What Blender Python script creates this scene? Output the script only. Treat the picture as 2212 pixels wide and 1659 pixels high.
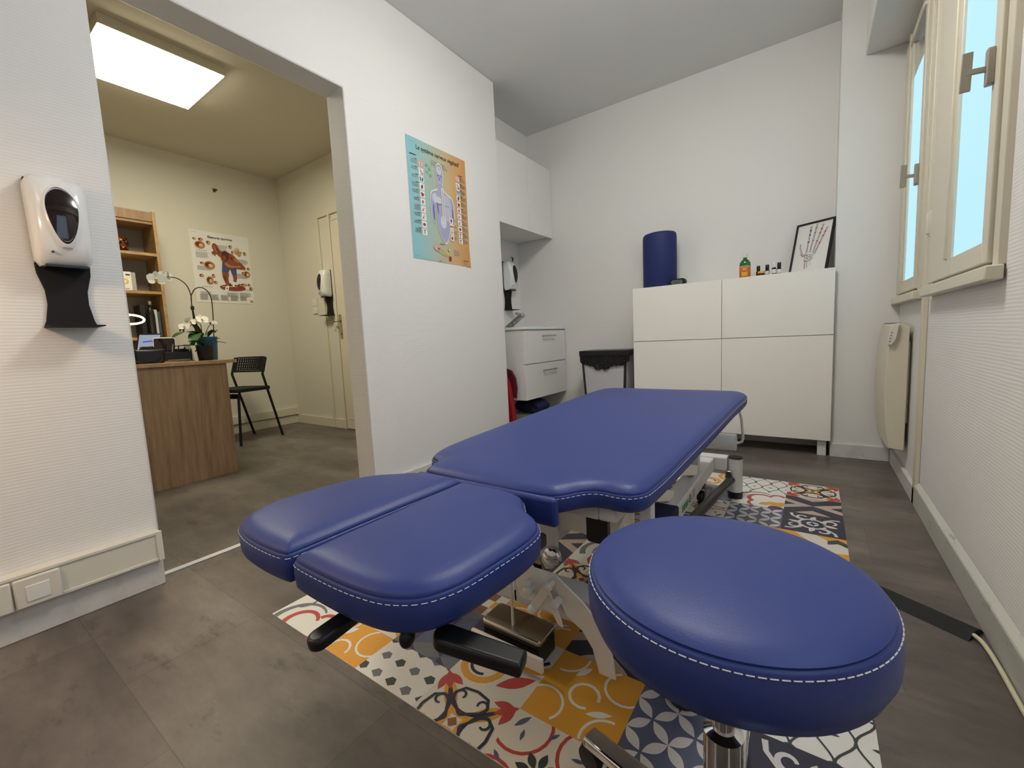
import bpy, bmesh, math, random
from mathutils import Vector, Matrix
from math import sin, cos, pi, radians as rad
random.seed(7)
for o in list(bpy.data.objects): bpy.data.objects.remove(o)
S = bpy.context.scene; COL = S.collection

# ------------------------------------------------------------------ camera, world, light, exposure
cam = bpy.data.objects.new('camera', bpy.data.cameras.new('camera')); COL.objects.link(cam)
F_PX, YAW, PITCH, ROLL, EYE = 925.0, 35.2, 5.93, -2.70, 0.80
y_, p_, r_ = rad(YAW), rad(PITCH), rad(ROLL)
fwd = Vector((-sin(y_)*cos(p_), cos(y_)*cos(p_), -sin(p_))); rt = Vector((cos(y_), sin(y_), 0)); up = rt.cross(fwd)
R_ = cos(r_)*rt + sin(r_)*up; U_ = -sin(r_)*rt + cos(r_)*up
cam.matrix_world = Matrix(((R_.x, U_.x, -fwd.x, 0), (R_.y, U_.y, -fwd.y, 0), (R_.z, U_.z, -fwd.z, EYE), (0, 0, 0, 1)))
cam.data.sensor_width = 36; cam.data.lens = 36*F_PX/2212; cam.data.clip_start = .02
S.camera = cam
S.view_settings.view_transform = 'Standard'; S.view_settings.look = 'None'
S.view_settings.gamma = 1; S.view_settings.use_curve_mapping = False
S.view_settings.exposure = 0.55
W = bpy.data.worlds.new('world'); S.world = W; W.use_nodes = True
W.node_tree.nodes['Background'].inputs[0].default_value = (.55, .75, 1, 1); W.node_tree.nodes['Background'].inputs[1].default_value = 1.0

def area(name, loc, rot, sx, sy, power, col):
    l = bpy.data.lights.new(name, 'AREA'); l.shape = 'RECTANGLE'; l.size = sx; l.size_y = sy; l.energy = power; l.color = col
    o = bpy.data.objects.new(name, l); COL.objects.link(o); o.location = loc; o.rotation_euler = rot; return o
area('rear_fill_light', (-.35, -1.05, 2.58), (0, 0, 0), .5, .5, 3, (1.0, .93, .84))      # unseen light added behind the camera to brighten the near jamb and floor
area('reading_lamp_light', (-1.38, -.38, 1.33), (rad(8), rad(22), 0), .12, .12, 3.6, (1.0, .66, .36))       # warm lamp left of the camera

# ------------------------------------------------------------------ materials
def lin(c):
    if isinstance(c, str): c = tuple(int(c[i:i+2], 16)/255 for i in (0, 2, 4))
    return tuple((v/12.92 if v <= .04045 else ((v+.055)/1.055)**2.4) for v in c[:3]) + (1,)
def mat(name, col, rough=.5, metal=0, spec=.5, coat=0, emit=None, es=0, bump=None, noise=None, alpha=1, trans=0, ior=1.45):
    """bump=(kind, scale, strength, distance)   noise=(scale, colour2, lo, hi, stretch)"""
    m = bpy.data.materials.new(name); m.use_nodes = True; nt = m.node_tree; b = nt.nodes['Principled BSDF']; L = nt.links
    b.inputs['Base Color'].default_value = lin(col); b.inputs['Roughness'].default_value = rough; b.inputs['Metallic'].default_value = metal
    b.inputs['Specular IOR Level'].default_value = spec; b.inputs['Coat Weight'].default_value = coat; b.inputs['IOR'].default_value = ior
    b.inputs['Alpha'].default_value = alpha; b.inputs['Transmission Weight'].default_value = trans
    if emit: b.inputs['Emission Color'].default_value = lin(emit); b.inputs['Emission Strength'].default_value = es
    if bump or noise:
        tc = nt.nodes.new('ShaderNodeTexCoord')
    if noise:
        sc, c2, lo, hi, st = noise
        mp = nt.nodes.new('ShaderNodeMapping'); mp.inputs['Scale'].default_value = st; L.new(tc.outputs['Object'], mp.inputs[0])
        n = nt.nodes.new('ShaderNodeTexNoise'); n.inputs['Scale'].default_value = sc; n.inputs['Detail'].default_value = 6; n.inputs['Roughness'].default_value = .62; L.new(mp.outputs[0], n.inputs['Vector'])
        r = nt.nodes.new('ShaderNodeMapRange'); r.inputs['From Min'].default_value = lo; r.inputs['From Max'].default_value = hi; L.new(n.outputs[0], r.inputs['Value'])
        mx = nt.nodes.new('ShaderNodeMix'); mx.data_type = 'RGBA'; mx.inputs[6].default_value = lin(col); mx.inputs[7].default_value = lin(c2)
        L.new(r.outputs[0], mx.inputs[0]); L.new(mx.outputs[2], b.inputs['Base Color'])
    if bump:
        kind, sc, st, dist = bump
        if kind == 'ribs':      # woven glass-fibre wallpaper: fine horizontal ribs, lumpy
            mp = nt.nodes.new('ShaderNodeMapping'); mp.inputs['Scale'].default_value = (.25, .25, 1); L.new(tc.outputs['Object'], mp.inputs[0])
            t = nt.nodes.new('ShaderNodeTexWave'); t.wave_type = 'BANDS'; t.bands_direction = 'Z'; t.inputs['Scale'].default_value = sc
            t.inputs['Distortion'].default_value = 2.2; t.inputs['Detail'].default_value = 2; t.inputs['Detail Scale'].default_value = .9; L.new(mp.outputs[0], t.inputs['Vector']); out = t.outputs['Fac']
        else:
            t = nt.nodes.new('ShaderNodeTexNoise'); t.inputs['Scale'].default_value = sc; t.inputs['Detail'].default_value = 3; L.new(tc.outputs['Object'], t.inputs['Vector']); out = t.outputs[0]
        bp = nt.nodes.new('ShaderNodeBump'); bp.inputs['Strength'].default_value = st; bp.inputs['Distance'].default_value = dist
        L.new(out, bp.inputs['Height']); L.new(bp.outputs[0], b.inputs['Normal'])
    return m
def floor_mat():
    m = bpy.data.materials.new('concrete look vinyl'); m.use_nodes = True; nt = m.node_tree; b = nt.nodes['Principled BSDF']; L = nt.links; N = nt.nodes.new
    tc = N('ShaderNodeTexCoord')
    br = N('ShaderNodeTexBrick'); br.inputs['Scale'].default_value = 1; br.inputs['Mortar Size'].default_value = .0011; br.inputs['Mortar Smooth'].default_value = .3
    br.inputs['Brick Width'].default_value = .62; br.inputs['Row Height'].default_value = .31; br.offset = .5
    br.inputs['Color1'].default_value = (.42, .42, .42, 1); br.inputs['Color2'].default_value = (.62, .62, .62, 1); br.inputs['Mortar'].default_value = (.25, .25, .25, 1)
    mp = N('ShaderNodeMapping'); mp.inputs['Rotation'].default_value = (0, 0, 0); mp.inputs['Location'].default_value = (.13, .08, 0); L.new(tc.outputs['Object'], mp.inputs[0]); L.new(mp.outputs[0], br.inputs['Vector'])
    mp2 = N('ShaderNodeMapping'); mp2.inputs['Scale'].default_value = (.55, 1.3, 1); L.new(tc.outputs['Object'], mp2.inputs[0])
    n1 = N('ShaderNodeTexNoise'); n1.inputs['Scale'].default_value = 2.6; n1.inputs['Detail'].default_value = 7; n1.inputs['Roughness'].default_value = .68; L.new(mp2.outputs[0], n1.inputs['Vector'])
    n2 = N('ShaderNodeTexNoise'); n2.inputs['Scale'].default_value = 11; n2.inputs['Detail'].default_value = 5; n2.inputs['Roughness'].default_value = .7; L.new(mp2.outputs[0], n2.inputs['Vector'])
    cr = N('ShaderNodeValToRGB'); e = cr.color_ramp.elements; e[0].position = .28; e[0].color = lin('46413d'); e[1].position = .72; e[1].color = lin('857c73')
    k = e.new(.5); k.color = lin('686059'); L.new(n1.outputs[0], cr.inputs[0])
    r2 = N('ShaderNodeMapRange'); r2.inputs['From Min'].default_value = .575; r2.inputs['From Max'].default_value = .72; L.new(n2.outputs[0], r2.inputs['Value'])
    mx = N('ShaderNodeMix'); mx.data_type = 'RGBA'; mx.blend_type = 'MULTIPLY'; mx.inputs[0].default_value = .75; L.new(cr.outputs[0], mx.inputs[6]); L.new(br.outputs['Color'], mx.inputs[7])
    ga = N('ShaderNodeMix'); ga.data_type = 'RGBA'; ga.blend_type = 'ADD'; ga.inputs[0].default_value = .55; L.new(mx.outputs[2], ga.inputs[6]); L.new(mx.outputs[2], ga.inputs[7])
    m2 = N('ShaderNodeMix'); m2.data_type = 'RGBA'; m2.inputs[7].default_value = lin('35312f')
    sc = N('ShaderNodeMath'); sc.operation = 'MULTIPLY'; sc.inputs[1].default_value = .62; L.new(r2.outputs[0], sc.inputs[0]); L.new(sc.outputs[0], m2.inputs[0]); L.new(ga.outputs[2], m2.inputs[6])
    L.new(m2.outputs[2], b.inputs['Base Color']); b.inputs['Roughness'].default_value = .42; b.inputs['Specular IOR Level'].default_value = .35
    return m
def wood_mat(name, c1, c2, sc=(1, 1, 1), s=9):
    m = mat(name, c1, .5, noise=(s, c2, .35, .68, sc)); return m
M = {}
M['wall'] = mat('ribbed white wallpaper', 'e8e6e3', .62, spec=.25, bump=('ribs', 33, .12, .003))
M['plain'] = mat('smooth white paint', 'e8e6e2', .55, spec=.25, bump=('noise', 60, .04, .002))
M['ceil'] = mat('matt ceiling paint', 'e6e6e4', .9, spec=.1)
M['offwall'] = mat('office wall paint', 'd8d4c6', .7, spec=.2)
M['offceil'] = mat('office ceiling paint', 'd2ccbc', .9, spec=.1)
M['cream'] = mat('cream gloss paint', 'd9d2be', .35, spec=.4, bump=('noise', 35, .06, .002))
M['trimwhite'] = mat('white painted trim', 'd9d7d2', .4, noise=(14, 'c3c0ba', .5, .75, (1, 1, 1)))
M['scuffed'] = mat('scuffed painted baseboard', 'c9c8bd', .45, noise=(22, '8f8f86', .60, .74, (1, .5, 2)))
M['plastic'] = mat('ivory plastic trunking', 'dfdbcf', .38)
M['white'] = mat('white plastic', 'ebebea', .22, coat=.3)
M['gloss'] = mat('white lacquered panel', 'eae8e4', .3)
M['warmgloss'] = mat('white cabinet front', 'f6f2ea', .28)
M['gap'] = mat('gap shade', '1b1b1c', .7)
M['steelwhite'] = mat('white powder coated steel', 'd6d5d3', .32)
M['beige'] = mat('ivory coated steel', 'efe8dc', .38)
M['black'] = mat('black plastic', '131314', .35)
M['blackmatt'] = mat('black matt metal', '1c1b1b', .7, spec=.3)
M['rubber'] = mat('dark grey rubber', '1d1e1c', .75)
M['chrome'] = mat('chrome', 'd8d8d8', .08, 1)
M['steel'] = mat('brushed stainless steel', 'b0a898', .22, 1, bump=('noise', 90, .03, .001))
M['darktube'] = mat('dark grey steel tube', '3b3c3a', .28, .6)
M['leather'] = mat('blue leatherette', '28397b', .44, spec=.5, bump=('noise', 420, .16, .0012))
M['thread'] = mat('white thread', 'dcdde2', .7)
M['navy'] = mat('navy fabric', '171c42', .8)
M['rollblue'] = mat('dark blue foam vinyl', '1b2a63', .6)
M['red'] = mat('red fabric', 'a3121f', .8)
M['maroon'] = mat('maroon fabric', '5d0f1c', .8)
M['oak'] = wood_mat('light sonoma oak', '9c7f5f', '7b5f44', (1.2, 14, .9), 3.2)
M['oakedge'] = wood_mat('oak edge banding', 'b6946a', '9a7a52', (1, 1, 1), 20)
M['oakh'] = wood_mat('light oak shelf', 'a2835e', '80643f', (10, 1, 14), 3)
M['greyback'] = mat('grey back panel', '928c80', .7)
M['clearplastic'] = mat('frosted clear plastic', 'cfcdd0', .25, alpha=.9)
M['bag'] = mat('black bin liner', '0d0d0f', .25, bump=('noise', 60, .8, .01))
M['greenglass'] = mat('green glass', '1d6b25', .08, coat=.5)
M['orange'] = mat('orange print', 'd9702a', .5); M['yellow'] = mat('yellow print', 'e6b52e', .5)
M['darkglass'] = mat('amber glass', '1a0f0c', .1)
M['walnut'] = mat('dark wood', '4b2c1e', .4)
M['lcd'] = mat('grey display', '6c7470', .3); M['paper'] = mat('paper', 'e4e2dd', .6); M['ink'] = mat('black ink', '161616', .7)
M['greyink'] = mat('grey print', '8e8c88', .8)
M['film'] = mat('frosted window film', '3f4c58', .5, emit=(.575, .735, .81), es=1.08)  # daylight behind the film is put in as its own glow
M['satin'] = mat('satin nickel', 'a9abab', .3, .7)
M['glass'] = mat('clear glass', 'ffffff', .02, trans=1, ior=1.45)
M['slat'] = mat('grey shutter slats', 'a9aca8', .6)
M['panel'] = mat('luminous diffuser', 'fffbe0', .5, emit=(1, .97, .86), es=20)
M['panelmain'] = mat('luminous neutral diffuser', 'ffffff', .5, emit=(.99, .98, .955), es=24)
M['floor'] = floor_mat()
M['leaf'] = mat('dark green leaf', '24481c', .35, noise=(8, '3c6a2a', .4, .7, (1, 1, 1)))
M['petal'] = mat('white petal', 'efeee4', .6); M['stem'] = mat('green brown stem', '3d3a1c', .5); M['hoop'] = mat('dark plant hoop', '241a15', .4)
M['teal'] = mat('blue glazed pot', '1f5d83', .3)
M['copper'] = mat('copper resin', '8a4a1c', .25, .4, noise=(30, '2a0f08', .45, .55, (1, 1, 1)))
M['screen'] = mat('lit laptop screen', '6a7080', .3, emit=(.62, .66, .74), es=.5)
M['ring'] = mat('glowing ring', 'fff2d8', .4, emit=(1, .86, .62), es=14)
M['photo'] = mat('dark glossy screen', '1c0f0e', .08)
M['cable'] = mat('ivory cable', 'd4cfae', .5)
M['brass'] = mat('brass', '7c6424', .3, .8)

# ------------------------------------------------------------------ mesh builder
class MB:
    def __init__(s): s.v = []; s.f = []; s.mi = []; s.m = 0
    def add(s, vs, fs):
        b = len(s.v); s.v += [Vector(p) for p in vs]
        for f in fs: s.f.append([i+b for i in f]); s.mi.append(s.m)
        return s
    def box(s, x0, x1, y0, y1, z0, z1, m=None):
        if m is not None: s.m = m
        return s.add([(x, y, z) for z in (z0, z1) for x, y in ((x0, y0), (x1, y0), (x1, y1), (x0, y1))],
                     [(3, 2, 1, 0), (4, 5, 6, 7), (0, 1, 5, 4), (1, 2, 6, 5), (2, 3, 7, 6), (3, 0, 4, 7)])
    def bar(s, a, b, w, h, upv=(0, 0, 1)):
        a, b = Vector(a), Vector(b); d = (b-a).normalized(); u = Vector(upv); x = d.cross(u)
        x = x.normalized()*w/2 if x.length > 1e-6 else Vector((w/2, 0, 0)); u = x.cross(d).normalized()*h/2
        vs = [p+sx*x+su*u for p in (a, b) for sx, su in ((-1, -1), (1, -1), (1, 1), (-1, 1))]
        return s.add(vs, [(3, 2, 1, 0), (4, 5, 6, 7), (0, 1, 5, 4), (1, 2, 6, 5), (2, 3, 7, 6), (3, 0, 4, 7)])
    def tube(s, pts, r, n=10, cap=True):
        pts = [Vector(p) for p in pts]; rs = r if isinstance(r, (list, tuple)) else [r]*len(pts); vs = []; fs = []
        t0 = (pts[1]-pts[0]).normalized(); ref = Vector((0, 0, 1)) if abs(t0.z) < .9 else Vector((1, 0, 0)); x = t0.cross(ref).normalized()
        for i, p in enumerate(pts):
            t = (pts[min(i+1, len(pts)-1)]-pts[max(i-1, 0)]).normalized(); x = (x-t*x.dot(t)).normalized(); y = t.cross(x)
            vs += [p+rs[i]*(cos(2*pi*k/n)*x+sin(2*pi*k/n)*y) for k in range(n)]
        for i in range(len(pts)-1):
            for k in range(n): a, b = i*n+k, i*n+(k+1) % n; fs.append((a, b, b+n, a+n))
        if cap: fs += [tuple(range(n))[::-1], tuple(range((len(pts)-1)*n, len(pts)*n))]
        return s.add(vs, fs)
    def lathe(s, prof, c=(0, 0, 0), n=32, axis='z', sx=1, sy=1):
        c = Vector(c); vs = []; fs = []
        for r, z in prof:
            for k in range(n):
                a, b = r*cos(2*pi*k/n)*sx, r*sin(2*pi*k/n)*sy
                vs.append(c+Vector({'z': (a, b, z), 'x': (z, a, b), 'y': (b, z, a)}[axis]))
        for i in range(len(prof)-1):
            for k in range(n): a, b = i*n+k, i*n+(k+1) % n; fs.append((a, b, b+n, a+n))
        fs += [tuple(range(n))[::-1], tuple(range((len(prof)-1)*n, len(prof)*n))]
        return s.add(vs, fs)
    def ell(s, c, rx, ry, rz, n=16, m=10):
        prof = [(max(1e-4, sin(pi*i/m)), -cos(pi*i/m)) for i in range(m+1)]; b = len(s.v); s.lathe(prof, (0, 0, 0), n)
        for v in s.v[b:]: v.x = c[0]+v.x*rx; v.y = c[1]+v.y*ry; v.z = c[2]+v.z*rz
        return s
    def prism(s, poly, d0, d1, f):       # poly in (u,v); f(u,v,d)->xyz
        n = len(poly); vs = [f(u, v, d0) for u, v in poly]+[f(u, v, d1) for u, v in poly]
        return s.add(vs, [tuple(range(n))[::-1], tuple(range(n, 2*n))]+[(i, (i+1) % n, (i+1) % n+n, i+n) for i in range(n)])
    def poly(s, pts): return s.add(pts, [tuple(range(len(pts)))])
    def mirror_x(s, cx=0):
        b = len(s.v); nv = [Vector((2*cx-v.x, v.y, v.z)) for v in s.v]; fs = [tuple(f)[::-1] for f in s.f]; mi = list(s.mi); s.v += nv
        for f, k in zip(fs, mi): s.f.append([i+b for i in f]); s.mi.append(k)
        return s
    def xf(s, fn): s.v = [Vector(fn(v)) for v in s.v]; return s
    def build(s, name, mats, parent=None, bevel=0, angle=35, seg=2, world=True, flip=False, weld=False):
        me = bpy.data.meshes.new(name); off = Vector((0, 0, 0))
        if parent is not None and world:
            q = parent
            while q is not None: off += q.location; q = q.parent
        me.from_pydata([v-off for v in s.v], [], s.f); mats = mats if isinstance(mats, (list, tuple)) else [mats]
        for m in mats: me.materials.append(M[m] if isinstance(m, str) else m)
        me.polygons.foreach_set('material_index', s.mi)
        bm = bmesh.new(); bm.from_mesh(me)
        if weld: bmesh.ops.remove_doubles(bm, verts=bm.verts, dist=.00005)
        if not flip: bmesh.ops.recalc_face_normals(bm, faces=bm.faces)
        bm.to_mesh(me); bm.free()
        me.shade_smooth(); me.set_sharp_from_angle(angle=rad(angle))
        o = bpy.data.objects.new(name, me); COL.objects.link(o)
        if parent is not None: o.parent = parent
        if bevel:
            md = o.modifiers.new('bevel', 'BEVEL'); md.width = bevel; md.segments = seg; md.limit_method = 'ANGLE'; md.angle_limit = rad(40); md.harden_normals = False
        return o
def thing(name, label, cat, loc, group=None, rz=0):
    o = bpy.data.objects.new(name, None); COL.objects.link(o); o.location = loc; o.rotation_euler = (0, 0, rz); o.empty_display_size = .05
    o['label'] = label; o['category'] = cat
    if group: o['group'] = group
    return o
def tag(o, label, cat, group=None):
    o['label'] = label; o['category'] = cat
    if group: o['group'] = group
    return o
def struct(o): o['kind'] = 'structure'; return o
def dup(root, loc, rz, label):
    r = root.copy(); COL.objects.link(r); r.location = loc; r.rotation_euler = (0, 0, rz); r['label'] = label
    for ch in list(root.children):
        c = ch.copy(); COL.objects.link(c); c.parent = r
        for g in list(ch.children):
            d = g.copy(); COL.objects.link(d); d.parent = c
    return r
def text_into(mb, txt, size, f, d=0, align='LEFT', bold=0, sx=1):
    cu = bpy.data.curves.new('t', 'FONT'); cu.body = txt; cu.size = size; cu.align_x = align; cu.offset = bold; cu.resolution_u = 3
    o = bpy.data.objects.new('t', cu); COL.objects.link(o); dg = bpy.context.evaluated_depsgraph_get(); dg.update()
    me = bpy.data.meshes.new_from_object(o.evaluated_get(dg))
    mb.add([f(v.co.x*sx, v.co.y, d) for v in me.vertices], [tuple(p.vertices) for p in me.polygons])
    bpy.data.objects.remove(o); bpy.data.curves.remove(cu); bpy.data.meshes.remove(me)
def catmull(P, n=6, closed=True):
    out = []; N = len(P); P = [Vector((*p, 0)) if len(p) == 2 else Vector(p) for p in P]
    for i in range(N if closed else N-1):
        p0, p1, p2, p3 = (P[(i+k) % N] if closed else P[min(max(i+k, 0), N-1)] for k in (-1, 0, 1, 2))
        for j in range(n):
            t = j/n; out.append(.5*((2*p1)+(-p0+p2)*t+(2*p0-5*p1+4*p2-p3)*t*t+(-p0+3*p1-3*p2+p3)*t**3))
    if not closed: out.append(P[-1])
    return out
def cspline(P, n=6):
    out = []; N = len(P); P = [Vector((*p, 0)) for p in P]
    for i in range(N):
        p0, p1, p2, p3 = (P[(i+k) % N] for k in (-1, 0, 1, 2)); t0 = 0; t1 = t0+max(1e-4, (p1-p0).length)**.5; t2 = t1+max(1e-4, (p2-p1).length)**.5; t3 = t2+max(1e-4, (p3-p2).length)**.5
        m = max(2, int((p2-p1).length/.008))
        for j in range(m):
            t = t1+(t2-t1)*j/m
            A1 = p0*((t1-t)/(t1-t0))+p1*((t-t0)/(t1-t0)); A2 = p1*((t2-t)/(t2-t1))+p2*((t-t1)/(t2-t1)); A3 = p2*((t3-t)/(t3-t2))+p3*((t-t2)/(t3-t2))
            B1 = A1*((t2-t)/(t2-t0))+A2*((t-t0)/(t2-t0)); B2 = A2*((t3-t)/(t3-t1))+A3*((t-t1)/(t3-t1)); out.append(B1*((t2-t)/(t2-t1))+B2*((t-t1)/(t2-t1)))
    return out
def rrect(x0, x1, y0, y1, r, n=5):
    o = []
    for cx, cy, a in ((x1-r, y0+r, -90), (x1-r, y1-r, 0), (x0+r, y1-r, 90), (x0+r, y0+r, 180)):
        o += [(cx+r*cos(rad(a+90*i/n)), cy+r*sin(rad(a+90*i/n))) for i in range(n+1)]
    return o

# ------------------------------------------------------------------ the setting
XP, XW, YB, HC = -1.88, .39, 3.45, 2.605
def wbox(name, m, *b, **k): return struct(MB().box(*b).build(name, m, **k))
wbox('floor', 'floor', -4.8, .62, -1.7, 3.6, -.1, 0)
wbox('ceiling_alcove', 'ceil', -2.41, -2.02, 2.61, 3.6, HC, HC+.1)
wbox('ceiling', 'ceil', -2.02, .62, -1.7, 3.6, HC, HC+.1)
wbox('ceiling_office', 'offceil', -4.8, -2.02, -1.3, 2.61, 2.575, 2.675)
b = MB()
b.prism([(-1.7, 0), (.46, 0), (.46, 2.045), (1.37, 2.045), (1.37, 0), (2.61, 0), (2.61, HC), (-1.7, HC)], -2.02, XP, lambda u, v, d: (d, u, v))
struct(b.build('wall_left', 'wall', bevel=.006))
wbox('wall_alcove', 'plain', -2.41, -2.29, 2.61, 3.6, 0, HC)
wbox('wall_back', 'plain', -2.41, .62, YB, 3.6, 0, HC)
wbox('wall_column', 'plain', .098, .39, 3.2, YB, 0, HC)
wbox('wall_rear', 'plain', -2.02, .62, -1.8, -1.7, 0, HC)
b = MB(); w1 = (1.64, 2.36, .94, 2.21); w2 = (2.61, 3.17, .94, 2.21)
for a in ((-1.7, .12, 0, HC), (.12, .88, 0, .94), (.12, .88, 2.21, HC), (.88, 1.64, 0, HC), (1.64, 2.36, 0, .94), (1.64, 2.36, 2.21, HC), (2.36, 2.50, 0, HC), (2.50, 2.61, 0, HC), (2.61, 3.17, 0, .94), (2.61, 3.17, 2.21, HC), (3.17, 3.45, 0, HC)):
    b.box(XW, .60, *a)
for i in range(len(b.mi)): b.mi[i] = 1 if i//6 >= 7 else 0
struct(b.build('wall_right', ['wall', 'plain']))
wbox('wall_office_left', 'offwall', -4.8, -4.66, -1.3, 2.61, 0, 2.6)
wbox('wall_office_back', 'offwall', -4.8, -2.02, 2.47, 2.61, 0, 2.6)
wbox('wall_office_rear', 'offwall', -4.8, -2.02, -1.4, -1.3, 0, 2.6)
# office side lining of the partition keeps the warm office paint
wbox('baseboard_left', 'trimwhite', XP, -1.860, -1.7, .455, 0, .095, bevel=.003)
b = MB().box(XP, -1.860, 1.372, 2.61, 0, .085); b.box(-1.895, -1.860, 2.60, 2.622, 0, .085); struct(b.build('baseboard_partition', 'trimwhite', bevel=.003))
wbox('baseboard_column', 'trimwhite', .10, .372, 3.182, 3.2, 0, .085, bevel=.003)
wbox('baseboard_back', 'trimwhite', -2.29, .098, 3.432, YB, 0, .085, bevel=.003)
b = MB().box(.372, XW, -1.7, 2.46, 0, .088); b.prism([(.372, .088), (XW, .088), (XW, .103)], -1.7, 2.46, lambda u, v, d: (u, d, v)); struct(b.build('baseboard_right', 'scuffed', bevel=.002))
wbox('baseboard_window', 'trimwhite', .372, XW, 2.462, 3.182, 0, .075, bevel=.003)
b = MB().box(-4.66, -4.64, -1.3, 2.47, 0, .085); b.box(-4.66, -4.625, -1.3, 2.47, .095, .175); struct(b.build('baseboard_office_left', 'cream', bevel=.003))
b = MB().box(-4.64, -3.975, 2.452, 2.47, 0, .092); b.box(-3.93, -3.755, 2.452, 2.47, 0, .092); struct(b.build('baseboard_office_back', 'cream', bevel=.002))
# plastic trunking on the partition
b = MB().box(XP, -1.842, -1.7, .452, .097, .198); b.box(-1.842, -1.838, -1.7, .452, .097, .107); b.box(-1.842, -1.838, -1.7, .452, .188, .198)
b.box(-1.845, -1.836, .438, .455, .096, .199); struct(b.build('trim_1', 'plastic', bevel=.0015))
wbox('trim_2', 'steelwhite', -1.952, -1.925, .46, 1.37, 0, .005, bevel=.002)      # threshold bar
# vertical cover strip between the windows + roller shutter housing
b = MB().box(.372, XW, 2.462, 2.50, .0, 2.24); b.box(.380, XW, 2.50, 2.545, .0, 2.24); struct(b.build('trim_3', 'cream', bevel=.003))
b = MB().box(.205, XW, -1.7, 3.2, 2.246, HC); struct(b.build('trim_4', 'plain', bevel=.004))
# office door
d = struct(bpy.data.objects.new('door_1', None)); COL.objects.link(d); d.location = (-3.72, 2.47, 0)
b = MB(); b.box(-3.975, -3.935, 2.452, 2.47, 0, 2.085); b.box(-3.935, -2.75, 2.452, 2.47, 2.045, 2.085); b.box(-3.765, -3.735, 2.445, 2.47, 0, 2.045); b.box(-3.735, -2.75, 2.458, 2.47, 1.985, 2.0)
b.build('door_frame', 'cream', d, bevel=.003)
b = MB().box(-3.73, -2.93, 2.452, 2.468, .006, 1.98); b.box(-3.69, -2.97, 2.449, 2.452, .10, .115); b.build('door_leaf', 'cream', d, bevel=.002)
b = MB().prism(rrect(-3.712, -3.672, .885, 1.115, .019), 2.452, 2.446, lambda u, v, dd: (u, dd, v)); b.build('lock_plate', 'steel', d)
b = MB().tube([(-3.692, 2.45, 1.05), (-3.692, 2.405, 1.05), (-3.70, 2.40, 1.05), (-3.80, 2.40, 1.05)], .008); b.tube([(-3.692, 2.446, .93), (-3.692, 2.44, .93)], .008); b.build('handle', 'steel', d)

# windows -------------------------------------------------------
def window(n, y0, y1, g0, g1, ztop, film):
    w = struct(bpy.data.objects.new('window_%d' % n, None)); COL.objects.link(w); w.location = (.40, (y0+y1)/2, .93)
    z0 = .93
    b = MB()    # fixed frame in the opening
    b.box(.375, .47, y0-.02, y0+.025, z0, ztop); b.box(.380, .47, y1-.025, y1+.015, z0, ztop); b.box(.380, .47, y0, y1, ztop-.03, ztop+.01)
    b.build('window_frame', 'cream', w, bevel=.003)
    b = MB()    # opening sash with stepped profile
    b.box(.366, .42, y0+.028, g0, z0+.012, ztop-.035); b.box(.366, .42, g1, y1-.028, z0+.012, ztop-.035)
    b.box(.366, .42, g0, g1, z0+.012, 1.0); b.box(.366, .42, g0, g1, ztop-.10, ztop-.035)
    b.box(.358, .37, g1+.035, g1+.05, 1.0, ztop-.04); b.box(.358, .37, g1+.035, g0-.02, ztop-.10, ztop-.085)
    b.build('sash', 'cream', w, bevel=.003)
    b = MB().box(.375, .381, g0, g1, 1.0, 1.965); b.build('frosted_pane', film, w)
    b = MB().box(.376, .380, g0, g1, 1.965, ztop-.10); b.build('clear_pane', 'glass', w)
    b = MB().box(.350, .385, y0-.03, y1+.02, .892, .930); b.build('window_sill', 'cream', w, bevel=.004)
    # grey roller shutter box parts outside, seen through the clear top
    b = MB()
    for k in range(9): b.box(.52, .53, y0-.02, y1+.02, 1.90+k*.036, 1.932+k*.036)
    b.build('roller_shutter', 'slat', w, bevel=.002)
    # lever handle
    h = MB(); ym = g0-.008
    h.prism(rrect(ym-.013, ym+.013, 1.395, 1.485, .006, 3), .366, .352, lambda u, v, dd: (dd, u, v))
    h.bar((.356, ym+.004, 1.438), (.300+.012, ym+.006, 1.443), .007, .014)
    h.build('handle', 'steelhandle', w, bevel=.0015)
    b = MB().bar((.316, ym+.006, 1.395), (.318, ym+.006, 1.492), .007, .021, (1, 0, 0)); b.build('lever', 'steelhandle', w, bevel=.0015)
    return w
M['steelhandle'] = mat('grey beige enamelled metal', '9d9687', .4)
window(1, 1.62, 2.38, 1.700, 2.035, 2.225, 'film')
window(2, 2.60, 3.18, 2.670, 2.955, 2.225, 'film')
M['filmbright'] = mat('frosted window film, open sky behind', '3f4c58', .5, emit=(.80, .90, 1), es=1.9)  # stronger glow than the visible windows, added to cast cool light into the room
window(3, .10, .90, .18, .80, 2.225, 'filmbright')      # third window, right beside the camera and out of its view
# fixed moulding on the window wall beyond window 1 and the small cord holder
b = MB().box(.372, XW, 2.40, 2.43, 1.13, 1.235); b.box(.362, .374, 2.405, 2.42, 1.14, 1.225)
tag(b.build('cord_holder', 'plastic', bevel=.003), 'small ivory plastic cord holder on the frame between the two windows', 'holder')

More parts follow.
